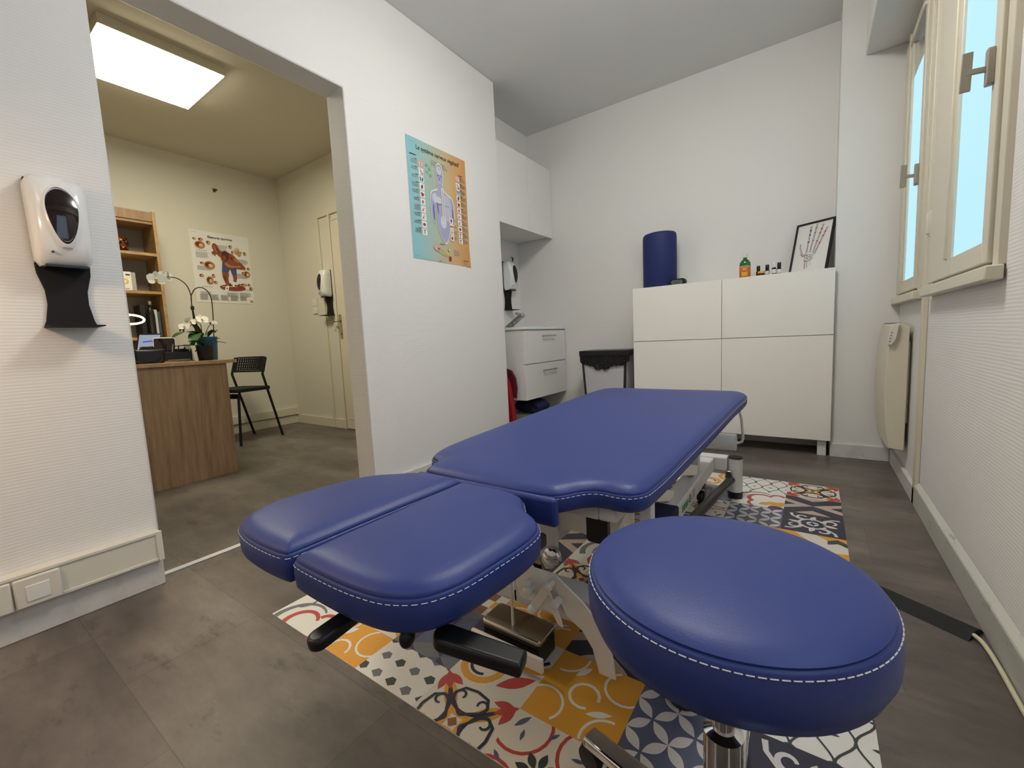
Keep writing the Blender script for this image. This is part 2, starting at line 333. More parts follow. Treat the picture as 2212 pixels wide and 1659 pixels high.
# outside brightness seen through the clear strip is just sky (world)
# ------------------------------------------------------------------ cushions
def cushion(name, outline, zt, th, fn, parent, mtl='leather', crown=.004, edge=.022, label=None, nsm=5, stitch=True):
    O = cspline(outline)
    ar = sum(O[i].x*O[(i+1) % len(O)].y-O[(i+1) % len(O)].x*O[i].y for i in range(len(O)))
    if ar < 0: O = O[::-1]
    N = len(O)
    def nrm(i):
        t = (O[(i+1) % N]-O[i-1]).normalized(); return Vector((-t.y, t.x, 0))
    nr = [nrm(i) for i in range(N)]
    for _ in range(2): nr = [(nr[i-1]+nr[i]*2+nr[(i+1) % N]).normalized() for i in range(N)]
    rings = [(.02, zt-th), (.006, zt-th+.002), (.0, zt-th+.010), (-.0015, zt-th*.5), (.0, zt-.0155), (.0012, zt-.0138), (.0034, zt-.0128), (.0030, zt-.0105)]
    vs = []; fs = []
    for ins, z in rings: vs += [fn((O[i]+nr[i]*ins).x, (O[i]+nr[i]*ins).y, z) for i in range(N)]
    for r in range(len(rings)-1):
        for i in range(N): a, c = r*N+i, r*N+(i+1) % N; fs.append((a, c, c+N, a+N))
    fs.append(tuple(range(N))[::-1])
    # domed top: triangulated interior, height from the distance to the seam
    from mathutils.geometry import delaunay_2d_cdt
    from mathutils.kdtree import KDTree
    B = [(O[i]+nr[i]*.0030).xy for i in range(N)]; kd = KDTree(N)
    for i, q in enumerate(B): kd.insert((q.x, q.y, 0), i)
    kd.balance()
    def inside(px, py):
        c = False
        for i in range(N):
            a, e = B[i-1], B[i]
            if (a.y > py) != (e.y > py) and px < (e.x-a.x)*(py-a.y)/(e.y-a.y)+a.x: c = not c
        return c
    pts2 = list(B); xs = [q.x for q in B]; ys = [q.y for q in B]
    for ins in (.004, .009, .015, .023):
        for i in range(0, N):
            q = (O[i]+nr[i]*(.003+ins)).xy
            if inside(q.x, q.y) and kd.find((q.x, q.y, 0))[2] > ins*.93: pts2.append(q)
    gx = min(xs)
    while gx < max(xs):
        gy = min(ys)
        while gy < max(ys):
            if inside(gx, gy) and kd.find((gx, gy, 0))[2] > .030: pts2.append(Vector((gx, gy)))
            gy += .02
        gx += .02
    ov, oe, of, *_ = delaunay_2d_cdt(pts2, [(i, (i+1) % N) for i in range(N)], [], 1, 1e-6)
    base_i = len(vs)
    for q in ov:
        d = kd.find((q.x, q.y, 0))[2]; t = min(1, d/edge/1.35); k = 1-(1-t)**2.4; t2 = min(1, d/.11)
        vs.append(fn(q.x, q.y, zt-.0105*(1-k)+crown*(1-(1-t2)**2)))
    fs += [tuple(base_i+i for i in f) for f in of]
    o = MB().add(vs, fs).build(name, mtl, parent, angle=60, weld=True)
    if stitch:
        s = MB(); acc = 0; on = []
        P = [(O[i]-nr[i]*.0012) for i in range(N)]; pts = []
        for i in range(N):
            a, c = P[i], P[(i+1) % N]; k = max(1, int((c-a).length/.001)); pts += [a.lerp(c, j/k) for j in range(k)]
        i = 0; step = 8; gap = 3
        while i+step < len(pts):
            s.tube([fn(*pts[i+j].xy, zt-.0185) for j in (0, step//2, step-1)], .0006, 4); i += step+gap
        s.build('stitching', 'thread', o)
    return o

# ------------------------------------------------------------------ treatment table
T = thing('treatment_table', 'blue leatherette treatment couch on white steel frame over the patterned tile mat', 'treatment table', (-.56, 1.2, .004))
ct, st_ = cos(rad(2.0)), sin(rad(2.0))
def tilt(x, y, z):      # main cushion rises two degrees towards the far end
    dy, dz = y-.78, z-.5; return Vector((x, .78+dy*ct-dz*st_, .5+dy*st_+dz*ct))
main = [(-.775, .712), (-.70, .706), (-.59, .704), (-.48, .706), (-.415, .716), (-.392, .740), (-.372, .765), (-.345, .778), (-.310, .776), (-.282, .782), (-.262, .805), (-.254, .85), (-.243, 1.1), (-.232, 1.4), (-.222, 1.7),
        (-.212, 1.91), (-.218, 1.96), (-.250, 1.995), (-.31, 2.003), (-.5, 2.0), (-.72, 2.0), (-.80, 1.99), (-.84, 1.96), (-.856, 1.90), (-.866, 1.7), (-.872, 1.4), (-.875, 1.1), (-.872, .89), (-.860, .83), (-.838, .795), (-.812, .783), (-.795, .765), (-.790, .735)]
cushion('main_cushion', main, .5, .052, tilt, T, crown=.006, nsm=5)
ident = lambda x, y, z: Vector((x, y, z))
legR = [(-.622, .302), (-.55, .299), (-.475, .302), (-.425, .312), (-.388, .336), (-.366, .38), (-.357, .45), (-.353, .53), (-.360, .568), (-.385, .598), (-.42, .622), (-.440, .645), (-.460, .668), (-.50, .682), (-.56, .681), (-.612, .680), (-.622, .676), (-.627, .665), (-.629, .50), (-.630, .312), (-.628, .305)]
legL = [(-.660, .304), (-.73, .300), (-.80, .306), (-.850, .322), (-.880, .355), (-.893, .40), (-.890, .47), (-.876, .56), (-.858, .60), (-.838, .625), (-.80, .655), (-.77, .678), (-.72, .690), (-.67, .692), (-.642, .690), (-.635, .686), (-.633, .675), (-.643, .5), (-.6515, .315), (-.654, .307)]
for nm, ol in (('leg_cushion', legR), ('leg_cushion', legL)): cushion(nm, ol, .5, .062, ident, T, crown=.006, nsm=4)
# filler bolster strip across the front of the main cushion
b = MB().box(-.785, -.398, .688, .706, .432, .490); b.build('filler_strip', 'leather', T, bevel=.008, seg=3)
# steel under frame
fr = MB()
fr.box(-.80, -.76, .80, 1.92, .415, .447); fr.box(-.36, -.32, .80, 1.92, .415, .447); fr.box(-.76, -.36, .80, .84, .415, .447); fr.box(-.76, -.36, 1.85, 1.89, .42, .46)
fr.xf(lambda v: (v.x, v.y, v.z+(v.y-.8)*.033)).build('top_frame', 'steelwhite', T, bevel=.004)
bs = MB(); bs.box(-.445, -.375, .93, 2.18, .128, .192); bs.box(-.745, -.675, .93, 2.18, .128, .192); bs.box(-.80, -.32, 2.18, 2.24, .132, .198)
bs.box(-.635, -.235, .86, .93, .112, .182); bs.box(-.86, -.80, .86, .93, .112, .182); bs.box(-.81, -.62, .86, .93, .112, .150); base = bs.build('base_frame', 'steelwhite', T, bevel=.005)
for (x, y) in ((-.288, 2.21), (-.832, 2.21), (-.215, .895), (-.875, .895)):
    b = MB().lathe([(.031, .03), (.031, .195)], (x, y, 0), 28); p = b.build('foot_post', 'steelwhite', T)
    b = MB().lathe([(.030, .0), (.032, .004), (.032, .031)], (x, y, .004), 28); b.build('rubber_foot', 'black', p)
    b = MB().lathe([(.032, .194), (.029, .200), (.012, .203)], (x, y, 0), 28); b.build('end_cap', 'rubber', p)
# uprights of the lift, parallel arms
for x in (-.415, -.71):
    MB().box(x-.02, x+.02, 1.93, 1.97, .19, .475).build('upright', 'steelwhite', T, bevel=.003)
    b = MB().bar((x+.005, 1.92, .20), (x+.005, 1.15, .43), .03, .045); b.build('lift_arm', 'beige', T, bevel=.003)
    b = MB().bar((x-.01, 1.60, .19), (x-.01, .98, .40), .025, .04); b.build('lift_arm', 'beige', T, bevel=.003)
# arched cross plate near the head end
def archp(u): return u
pts = [(-.62, .43), (-.33, .43), (-.37, .33), (-.385, .29)] + [(-.475+.085*cos(rad(a)), .265+.045*sin(rad(a))) for a in range(10, 175, 15)] + [(-.575, .27), (-.60, .27)]
b = MB().prism(pts, .93, .955, lambda u, v, dd: (u, dd, v)); b.build('cross_plate', 'beige', T, bevel=.002)
b = MB().prism([(.93, .43), (1.15, .43), (.95, .30)], -.385, -.36, lambda u, v, dd: (dd, u, v)); b.build('gusset', 'beige', T, bevel=.002)
b = MB().prism(rrect(-.405, -.355, .345, .452, .008, 3), .835, .85, lambda u, v, dd: (u, dd, v)); b.build('bracket', 'black', T)
b = MB().box(-.335, -.305, .98, 1.01, .19, .43); b.box(-.40, -.37, 1.02, 1.05, .19, .43); b.build('upright', 'steelwhite', T, bevel=.003)
# left hand swing plate with chrome cap
pl = MB().prism([(-.575, .42), (-.525, .42), (-.528, .23), (-.540, .205), (-.560, .20), (-.572, .22)], .905, .925, lambda u, v, dd: (u, dd, v)); pl = pl.build('swing_plate', 'steelwhite', T, bevel=.003)
b = MB().lathe([(.026, 0), (.026, .006), (.022, .014), (.012, .019), (.002, .021)], (-.535, .905, .245), 28, 'y').xf(lambda v: (v.x, .905-(v.y-.905), v.z)); b.build('chrome_cap', 'chrome', pl)
# foot mechanism: fan plate, levers, rollers
y0 = .825
fan = [(-.588, .160), (-.600, .19), (-.592, .222), (-.572, .243), (-.548, .250), (-.520, .225), (-.500, .190), (-.474, .135), (-.470, .118), (-.482, .122), (-.496, .145), (-.56, .158)]
fp = MB().prism(fan, y0, y0+.006, lambda u, v, dd: (u, dd, v)).build('fan_plate', 'beige', T, bevel=.001)
for (x, z, r) in ((-.552, .212, .0105), (-.552, .192, .0135), (-.496, .222, .011), (-.542, .150, .0115), (-.478, .184, .0115)):
    b = MB().tube([(x, y0+.004, z), (x, y0-.012, z)], r*.8, 14); b.ell((x, y0-.018, z), r, r*.9, r, 14, 8); b.build('roller', 'plastic', fp)
MB().bar((-.496, y0-.012, .222), (-.542, y0-.012, .150), .004, .022, (0, 0, 1)).build('link_bar', 'beige', fp, bevel=.001)
lev = [(-.505, .235), (-.492, .238), (-.42, .19), (-.385, .155), (-.352, .085), (-.345, .030), (-.385, .030), (-.400, .085), (-.425, .120), (-.465, .142), (-.480, .175)]
MB().prism(lev, y0+.012, y0+.018, lambda u, v, dd: (u, dd, v)).build('lever_plate', 'beige', T, bevel=.002)
# stainless pedal box
pd = MB().prism(rrect(-.700, -.520, .800, .885, .010, 4), .060, .075, lambda u, v, dd: (u, v, dd)).build('pedal_plate', 'steel', T, bevel=.004)
MB().tube([(-.612, .822, .075), (-.612, .822, .245)], .0035, 8).build('mechanism_rod', 'steelwhite', T)
MB().ell((-.622, .826, .25), .014, .010, .010).build('mechanism_knob', 'plastic', T)
MB().box(-.695, -.525, .803, .882, .006, .058).build('pedal_body', 'black', T, bevel=.003)
MB().box(-.715, -.50, .775, .785, .020, .055).build('pedal_rail', 'beige', T, bevel=.002)
MB().tube([(-.61, .83, .075), (-.61, .83, .079)], .005, 12).build('rivet', 'steel', pd)
# control rod along the right side, castor, sleeve, paper roll
b = MB().tube([(-.300, 2.16, .100), (-.345, 1.76, .096), (-.375, 1.50, .092)], .019, 14); b.build('control_rod', 'darktube', T)
b = MB().box(-.325, -.295, 2.165, 2.185, .085, .14); b.build('rod_bracket', 'steel', T, bevel=.004)
for (x, y) in ((-.400, 2.02), (-.70, 2.02), (-.70, 1.1)):
    c_ = MB().lathe([(.02, -.011), (.034, -.010), (.037, -.004), (.037, .004), (.034, .010), (.02, .011)], (x, y, .042), 24, 'x').build('castor', 'black', T)
    b = MB(); b.box(x-.019, x-.015, y-.016, y+.016, .035, .095); b.box(x+.015, x+.019, y-.016, y+.016, .035, .095); b.box(x-.019, x+.019, y-.02, y+.02, .092, .125); b.build('fork', 'steel', c_, bevel=.002)
b = MB().box(-.450, -.370, 1.36, 1.50, .123, .197); b.build('sleeve', 'navy', T, bevel=.006)
b = MB().lathe([(.014, 0), (.036, 0), (.036, .30), (.014, .30)], (-.562, 2.03, .312), 30, 'x').build('paper_roll', 'white', T)
b = MB().tube([(-.265, 2.03, .312), (-.252, 2.03, .312), (-.240, 2.03, .318), (-.236, 2.03, .332), (-.240, 2.01, .42), (-.250, 1.985, .475)], .0055, 10); b.build('roll_holder', 'steelwhite', T)
b = MB()
def bq(m, pts): b.m = m; b.poly([(-.3738, y, z) for y, z in pts])
b = MB(); 
for k, (ya, yb) in enumerate(((1.56, 1.575), (1.585, 1.60), (1.61, 1.63), (1.64, 1.65))): bq(0, [(ya, .145), (yb, .145), (yb+.006, .170), (ya+.006, .170)])
bq(1, [(1.665, .158), (1.685, .140), (1.705, .158), (1.685, .178)]); b.m = 2; b.poly([(-.3735, y, z) for y, z in ((1.673, .158), (1.685, .147), (1.697, .158), (1.685, .171))]); b.m = 1; b.poly([(-.3733, y, z) for y, z in ((1.680, .154), (1.690, .154), (1.690, .162), (1.680, .162))])
bq(3, [(1.725, .14), (1.74, .14), (1.745, .178), (1.73, .178)]); bq(3, [(1.75, .14), (1.765, .14), (1.77, .175), (1.755, .175)])
M['greenmark'] = mat('green print', '3c8a35', .6); M['peachmark'] = mat('faded orange print', 'd8b49b', .6)
b.build('label', ['greenmark', 'ink', 'paper', 'peachmark'], base, flip=True)
# black adjusting handles under the leg cushions
def paddle(p0, p1, w, t):      # flat rounded lever blade from p0 (hidden root) to p1 (free end)
    p0, p1 = Vector(p0), Vector(p1); d = (p1-p0).normalized(); n = d.cross(Vector((0, 0, 1))).normalized(); u_ = n.cross(d); L = (p1-p0).length
    out = [(-0, -w*.42), (L-w*.5, -w*.5)]+[(L-w*.5+w*.5*cos(rad(a)), w*.5*sin(rad(a))) for a in range(-75, 76, 15)]+[(L-w*.5, w*.5), (0, w*.42)]
    MB().prism(out, -t/2, t/2, lambda a, c, dd: p0+d*a+n*c+u_*dd).build('adjusting_handle', 'black', T, bevel=.005, seg=3)
paddle((-.530, .42, .428), (-.538, .268, .408), .030, .018)
paddle((-.285, .402, .398), (-.405, .368, .414), .036, .020)
MB().ell((-.42, .335, .425), .008, .012, .014).build('adjusting_handle', 'black', T)
MB().box(-.47, -.40, .56, .66, .41, .437).build('bracket', 'black', T, bevel=.006)
MB().box(-.60, -.43, .42, .66, .400, .425).build('leg_support', 'blackmatt', T, bevel=.003)
MB().box(-.85, -.67, .42, .66, .400, .425).build('leg_support', 'blackmatt', T, bevel=.003)

# ------------------------------------------------------------------ stool
ST = thing('round_stool', 'round blue leatherette stool with white stitching beside the treatment couch', 'stool', (-.088, .582, .004))
cx, cy, r = -.088, .582, .170
prof = [(.02, .412), (r-.02, .412), (r-.004, .420), (r+.004, .440), (r+.005, .462), (r+.001, .4845), (r-.001, .4865), (r-.004, .4875), (r-.003, .490), (r-.012, .4955), (r-.03, .5), (r-.08, .504), (.02, .507)]
seat = MB().lathe(prof, (cx, cy, 0), 96).build('seat', 'leather', ST, angle=60)
s = MB(); nst = 110
for k in range(nst):
    a0, a1 = 2*pi*k/nst, 2*pi*(k+.74)/nst; rr = r+.0022
    s.tube([(cx+rr*cos(a), cy+rr*sin(a), .4815) for a in (a0, (a0+a1)/2, a1)], .0008, 4)
s.build('stitching', 'thread', seat)
MB().lathe([(.10, .400), (.10, .412)], (cx, cy, 0), 32).build('seat_plate', 'black', ST)
MB().lathe([(.025, .09), (.025, .26), (.014, .265), (.014, .40)], (cx, cy, 0), 24).build('gas_column', 'chrome', ST)
for k in range(5):
    a = 2*pi*k/5+.35; dx, dy = cos(a), sin(a)
    b = MB().bar((cx+dx*.02, cy+dy*.02, .085), (cx+dx*.245, cy+dy*.245, .068), .036, .020); l = b.build('base_leg', 'chrome', ST, bevel=.005)
    b = MB().lathe([(.010, -.010), (.022, -.009), (.025, 0), (.022, .009), (.010, .010)], (0, 0, 0), 20, 'x'); b.xf(lambda v: (cx+dx*.24+v.x*dy+v.y*dx, cy+dy*.24-v.x*dx+v.y*dy, .0295+v.z)); b.build('castor', 'black', l)

# ------------------------------------------------------------------ patterned tile mat
rm = ['paper', 'rnavy', 'rcream', 'rorange', 'rred', 'rslate', 'rpurple', 'rolive', 'rtaupe', 'rlav', 'rbrown', 'rgrey']
for k, v in dict(rnavy='2c2a3c', rcream='d8cfc0', rorange='d99a35', rred='b4443c', rslate='565b73', rpurple='3e3357', rolive='3a3f3c', rtaupe='b8a596', rlav='cfc9c8', rbrown='8c5a2a', rgrey='6d6f72').items(): M[k] = mat('mat print '+k[1:], v, .45)
M['paper2'] = mat('mat print white', 'dfdcd4', .45); rm[0] = 'paper2'
WHT, NAV, CRM, ORG, RED, SLA, PUR, OLI, TAU, LAV, BRN, GRY = range(12)
RG = MB(); RG.box(-1.335, .118, .566, 2.555, .0, .0025, WHT)
def clip(poly, x0, x1, y0, y1):
    for ax, lim, sg in ((0, x0, 1), (0, x1, -1), (1, y0, 1), (1, y1, -1)):
        out = []
        for i in range(len(poly)):
            a, c = poly[i-1], poly[i]; da, dc = (a[ax]-lim)*sg, (c[ax]-lim)*sg
            if (da >= 0) != (dc >= 0): t = da/(da-dc); out.append((a[0]+(c[0]-a[0])*t, a[1]+(c[1]-a[1])*t))
            if dc >= 0: out.append(c)
        poly = out
        if len(poly) < 3: return None
    return poly
TS = .2075
class Tile:
    def __init__(s, x0, y0): s.x0, s.y0, s.z = x0, y0, .0025; s.um = 1.0 if x0 < -.1 else (.118-x0)/TS; s.vm = max(0, (.566-y0)/TS); s.w = .2
    def put(s, m, q):
        q = clip(q, 0, s.um, s.vm, 1)
        if q: RG.m = m; RG.poly([(s.x0+u*TS, s.y0+v*TS, s.z) for u, v in q])
    def P(s, m, pts): s.z += .000008; s.put(m, list(pts))
    def up(s): s.z = max(s.z, .0025)+.00025
    def line(s, m, pts, w, w2=None):
        w2 = w if w2 is None else w2; n = len(pts); L = []; R = []
        for i in range(n):
            a, c = pts[max(i-1, 0)], pts[min(i+1, n-1)]; dx, dy = c[0]-a[0], c[1]-a[1]; l = math.hypot(dx, dy) or 1; ww = (w+(w2-w)*i/(n-1))/2
            L.append((pts[i][0]-dy/l*ww, pts[i][1]+dx/l*ww)); R.append((pts[i][0]+dy/l*ww, pts[i][1]-dx/l*ww))
        s.z += .00012
        for i in range(n-1): s.put(m, [L[i], L[i+1], R[i+1], R[i]])
def arc(cx, cy, r, a0, a1, n=12, r1=None):
    r1 = r if r1 is None else r1
    return [(cx+(r+(r1-r)*i/n)*cos(rad(a0+(a1-a0)*i/n)), cy+(r+(r1-r)*i/n)*sin(rad(a0+(a1-a0)*i/n))) for i in range(n+1)]
def sym(pts, k): # four symmetric copies
    o = [(u-.5, v-.5) for u, v in pts]
    if k & 4: o = [(v, u) for u, v in o]
    if k & 1: o = [(-u, v) for u, v in o]
    if k & 2: o = [(u, -v) for u, v in o]
    return [(u+.5, v+.5) for u, v in o]
def full(t, m): t.P(m, [(0, 0), (2, 0), (2, 1), (0, 1)])
def leaf(a, b, w, n=6):
    dx, dy = b[0]-a[0], b[1]-a[1]; l = math.hypot(dx, dy); nx, ny = -dy/l, dx/l
    return [(a[0]+dx*i/n+nx*w*sin(pi*i/n), a[1]+dy*i/n+ny*w*sin(pi*i/n)) for i in range(n)]+[(b[0]-dx*i/n-nx*w*sin(pi*i/n), b[1]-dy*i/n-ny*w*sin(pi*i/n)) for i in range(n)]
def t_ornate(t):
    full(t, CRM); t.up()
    for k in range(4):
        t.line(ORG, sym(arc(1.0, .5, .40, 180, 98), k), .06); t.line(ORG, sym(arc(.5, 1.0, .40, -90, -8), k), .06)
        t.line(NAV, sym(arc(1.02, .5, .38, 180, 98), k), .03); t.line(NAV, sym(arc(.5, 1.02, .38, -90, -8), k), .03)
        t.P(RED, sym(leaf((.97, .97), (.72, .92), .05), k)); t.P(RED, sym(leaf((.97, .97), (.92, .72), .05), k)); t.P(RED, sym(leaf((1, 1), (.80, .80), .05), k))
    for k in range(4):
        for fl in (0, 4):
            t.line(NAV, sym(arc(.64, .80, .085, -60, 210, 16, .04), k | fl), .040, .022)
            t.line(NAV, sym([(.5, .60), (.56, .64), (.68, .72), (.72, .80), (.66, .90), (.5, .93)], k | fl), .034)
    t.P(BRN, [(.5, .56), (.53, .53), (.56, .5), (.53, .47), (.5, .44), (.47, .47), (.44, .5), (.47, .53)])
def t_diamond(t):
    full(t, NAV); t.up()
    for k in (0, 1): t.P(TAU, sym([(.5, .5), (1.0, .80), (1.0, .62), (.80, .5), (1.0, .38), (1.0, .20)], k))
    t.up()
    for k in (0, 2): t.P(TAU, sym([(.5, .78), (.72, .93), (.80, 1), (.20, 1), (.28, .93)], k))
    if t.w > .205: t.P(TAU, [(1, .62), (1.1, .56), (1.1, .44), (1, .38), (1, .2), (1.1, .26), (1.1, .74), (1, .8)])
def t_scroll(t):
    full(t, NAV); t.up()
    t.line(LAV, arc(.5, .5, .22, 20, 340, 24), .05)
    for a in (0, 90, 180, 270):
        c_, s_ = cos(rad(a)), sin(rad(a)); R = lambda P: [(.5+(u-.5)*c_-(v-.5)*s_, .5+(u-.5)*s_+(v-.5)*c_) for u, v in P]
        t.line(LAV, R(arc(.80, .66, .11, 190, -70, 14, .06)), .06, .035); t.line(LAV, R([(.64, .62), (.70, .74), (.82, .84), (.94, .86)]), .035, .055)
        t.P(LAV, R(leaf((.66, .52), (.90, .46), .05))); t.P(LAV, R(leaf((.52, .40), (.60, .52), .03)))
    if t.w > .205: t.line(LAV, arc(1.10, .66, .06, 90, 260), .03)
def t_chevron(t):
    full(t, CRM); t.up()
    t.P(ORG, [(0, 1), (.0, .80), (.5, .30), (1.1, 0), (1.1, .16), (.6, .45), (.22, 1)])
    t.P(ORG, [(.55, 1), (.75, .80), (.82, .88), (.95, .80), (1.1, .95), (1.1, 1)]); t.P(ORG, [(.8, .35), (1.1, .12), (1.1, .34), (1.0, .40)])
    t.up(); t.P(OLI, [(.72, .82), (.87, .93), (1.04, .78), (1.04, .62), (.87, .76), (.72, .66)]); t.P(GRY, [(.1, .1), (.25, .25), (.4, .1), (.4, .0), (.25, .12), (.1, 0)])
def t_lattice(t):
    full(t, WHT); t.up()
    for i in range(-1, 4):
        for sg in (1, -1):
            t.line(OLI, [(i/3+sg*.0833*(1-cos(pi*j/6))+(0 if sg > 0 else 1/3), j/18) for j in range(0, 19)], .022)
    for i in range(4):
        for j in range(4): t.P(OLI, leaf((i/3-.05, j/3), (i/3+.05, j/3), .018))
def t_swirl(t):
    full(t, WHT); t.up()
    t.line(GRY, arc(.50, .50, .42, 215, 60, 22, .40), .11, .03); t.line(RED, arc(.56, .52, .26, 230, 40, 20, .24), .10, .05)
    t.line(RED, [(.40, .33), (.34, .26), (.33, .14), (.42, .0)], .07); t.line(RED, arc(.86, .72, .13, 170, 20), .07)
    for p in ((.66, .22), (.78, .30), (.90, .20), (.98, .34), (.84, .12)): t.P(ORG, leaf((p[0]-.13, p[1]-.08), (p[0]+.09, p[1]+.08), .09))
    t.up(); t.P(PUR, arc(.86, 0, .15, 0, 180)+[(.71, 0)]); t.line(GRY, arc(.1, .9, .2, -60, 30), .04)
def t_petals(t):
    full(t, SLA); t.up()
    for i in range(-1, 4):
        for j in range(-1, 3):
            cx_, cy_ = i*.4+.2, j*.4+.2
            for du in (-.2, .2):
                for dv in (-.2, .2): t.P(LAV, leaf((cx_+du*.06, cy_+dv*.06), (cx_+du, cy_+dv), .055, 8))
def t_flower(t):
    full(t, CRM); t.up()
    for k in range(4): t.line(RED, sym(arc(.86, .86, .30, 130, 320), k), .035); t.P(SLA, sym(leaf((.84, .98), (.94, .80), .03), k))
    for k in range(8):
        a = pi*k/4; t.P(OLI, leaf((.5+.05*cos(a), .5+.05*sin(a)), (.5+.22*cos(a), .5+.22*sin(a)), .04)); t.P(SLA, leaf((.5+.36*cos(a+.2), .5+.36*sin(a+.2)), (.5+.46*cos(a), .5+.46*sin(a)), .02))
def t_cubes(t):
    full(t, GRY); t.up()
    for j in range(3):
        for i in range(3):
            x, y = i*.5-(j % 2)*.25, j*.42-.05
            t.P(SLA, [(x, y), (x+.25, y+.14), (x+.25, y-.14), (x, y-.28)]); t.P(PUR, [(x+.25, y+.14), (x+.5, y), (x+.5, y-.28), (x+.25, y-.14)])
def t_orange(t):
    full(t, ORG); t.up()
    t.line(WHT, arc(.5, .5, .16, 0, 300), .035); t.line(WHT, arc(.15, .2, .22, -40, 150), .03); t.line(WHT, arc(.85, .8, .22, 120, 330), .03); t.line(WHT, arc(.9, .1, .25, 90, 200), .03); t.line(WHT, arc(.1, .95, .25, -90, 10), .03)
    t.P(WHT, leaf((.6, .3), (.85, .42), .04)); t.P(WHT, leaf((.3, .7), (.42, .9), .04))
def t_check(t):
    full(t, WHT); t.up()
    for i in range(5):
        for j in range(5):
            x, y = i*.25+(.125 if j % 2 else 0)-.05, j*.25; t.P((OLI, GRY)[(i+j) % 2], [(x, y), (x+.05, y+.07), (x+.12, y+.07), (x+.16, y), (x+.10, y-.05)])
def t_arcs(t):
    full(t, BRN); t.up()
    for r in (.95, .75, .5, .3): t.line(ORG if r in (.95, .5) else CRM, arc(0, 0, r, 0, 90), .05)
def t_brownflow(t):
    full(t, CRM); t.up(); t.line(ORG, arc(.3, .3, .25, 0, 360, 20), .09); t.line(NAV, arc(.3, .3, .16, 0, 300, 20), .04); t.line(ORG, arc(.8, .8, .3, 100, 330), .10); t.line(NAV, arc(.8, .8, .18, 100, 330), .05); t.P(RED, leaf((.6, .1), (.95, .4), .08))
def t_ocheck(t):
    full(t, WHT); t.up()
    for i in range(6):
        for j in range(6):
            if (i+j) % 2: t.P(ORG if (i*j) % 3 else BRN, [(i/6, j/6), ((i+1)/6, j/6), ((i+1)/6, (j+1)/6), (i/6, (j+1)/6)])
TL = dict(A=t_ornate, B=t_diamond, C=t_scroll, D=t_chevron, E=t_lattice, F=t_swirl, G=t_petals, H=t_flower, I=t_cubes, J=t_orange, K=t_check, L=t_arcs, N=t_brownflow, M=t_ocheck)
for j, row in enumerate(['BGJKNEA', 'KEABIFB', 'ACFLHGC', 'EHGACJD', 'DKCNBEI', 'JIBFGCH', 'HECADFB', 'FGMJBAE', 'KDINJGC', 'FJKAHCG']):
    for i, ch in enumerate(row): TL[ch](Tile(-1.3345+TS*i, 2.555-TS*(j+1)))
RG.v = [Vector((min(max(v.x, -1.335), .118), min(v.y, 2.555), v.z)) for v in RG.v]
for v in RG.v:
    if v.z > .0025: v.z = .0025+(v.z-.0025)*.35
tag(RG.build('tile_mat', rm, flip=False), 'vinyl mat printed with patchwork cement tile patterns under the treatment couch', 'mat')

# ------------------------------------------------------------------ white sideboard cupboard with four doors
C = thing('cupboard', 'tall white handleless cupboard with four doors against the back wall', 'cupboard', (-.5, 3.3, 0))
MB().box(-1.092, .090, 3.178, 3.43, .10, 1.120, 0).build('carcass', 'warmgloss', C, bevel=.001)
for x0, x1 in ((-1.099, -.5015), (-.4985, .099)):
    MB().box(x0, x1, 3.160, 3.176, .100, .7375).build('door', 'warmgloss', C, bevel=.0012); MB().box(x0, x1, 3.160, 3.176, .7415, 1.128).build('door', 'warmgloss', C, bevel=.0012)
for x in (-1.07, .035): 
    for y in (3.19, 3.37): MB().box(x, x+.045, y, y+.045, 0, .10).build('leg', 'gloss', C, bevel=.002)
MB().box(.0915, .0975, 3.178, 3.42, .10, 1.12).build('gap_shade_strip', 'gap', C)  # solid dark strip imitating the shade between cupboard and column
ZT = 1.120
# blue foam bolster standing up
b = MB(); pr = [(0, -.0), (.118, .0), (.128, .008), (.130, .03), (.130, .33), (.126, .36), (.10, .385), (.06, .398), (.0, .402)]
out = [(-.130, 0), (.130, 0)]
xc, yc = -.945, 3.30
poly = [(-.128+.02*(1-cos(rad(a))), .0) for a in (0,)]
sec = []   # half-round bolster: section in plan (flat side to the wall)
for k in range(25): a = pi+pi*k/24; sec.append((.122*cos(a), .095*sin(a)))
n = len(sec); vs = []; zs = [(0, .96), (.006, 1), (.37, 1), (.392, .97), (.404, .88), (.410, .70), (.413, .4)]
for z, sc in zs: vs += [(xc+u*(sc if sc < 1 else 1), yc+.02+v*sc, ZT+z+(0 if z < .3 else .0)) for u, v in sec]
fs = [tuple(range(n))[::-1], tuple(range((len(zs)-1)*n, len(zs)*n))]
for r in range(len(zs)-1):
    for k in range(n): a, c = r*n+k, r*n+(k+1) % n; fs.append((a, c, c+n, a+n))
tag(MB().add(vs, fs).build('bolster', 'rollblue', angle=50), 'dark blue half-round bolster standing upright on the left of the cupboard', 'bolster')
# digital clock
K = thing('digital_clock', 'small black digital clock in front of the blue bolster', 'clock', (-.79, 3.22, ZT))
MB().prism(rrect(-.845, -.735, ZT, ZT+.052, .024, 6), 3.20, 3.24, lambda u, v, dd: (u, dd, v)).build('case', 'black', K, bevel=.003)
dsp = MB().prism(rrect(-.832, -.757, ZT+.012, ZT+.042, .013, 6), 3.200, 3.1985, lambda u, v, dd: (u, dd, v)).build('display', 'lcd', K)
b = MB(); text_into(b, '13:57', .026, lambda u, v, dd: (-.826+u, 3.1978, ZT+.018+v), 0, bold=.0004); b.build('digits', 'ink', dsp, flip=True)
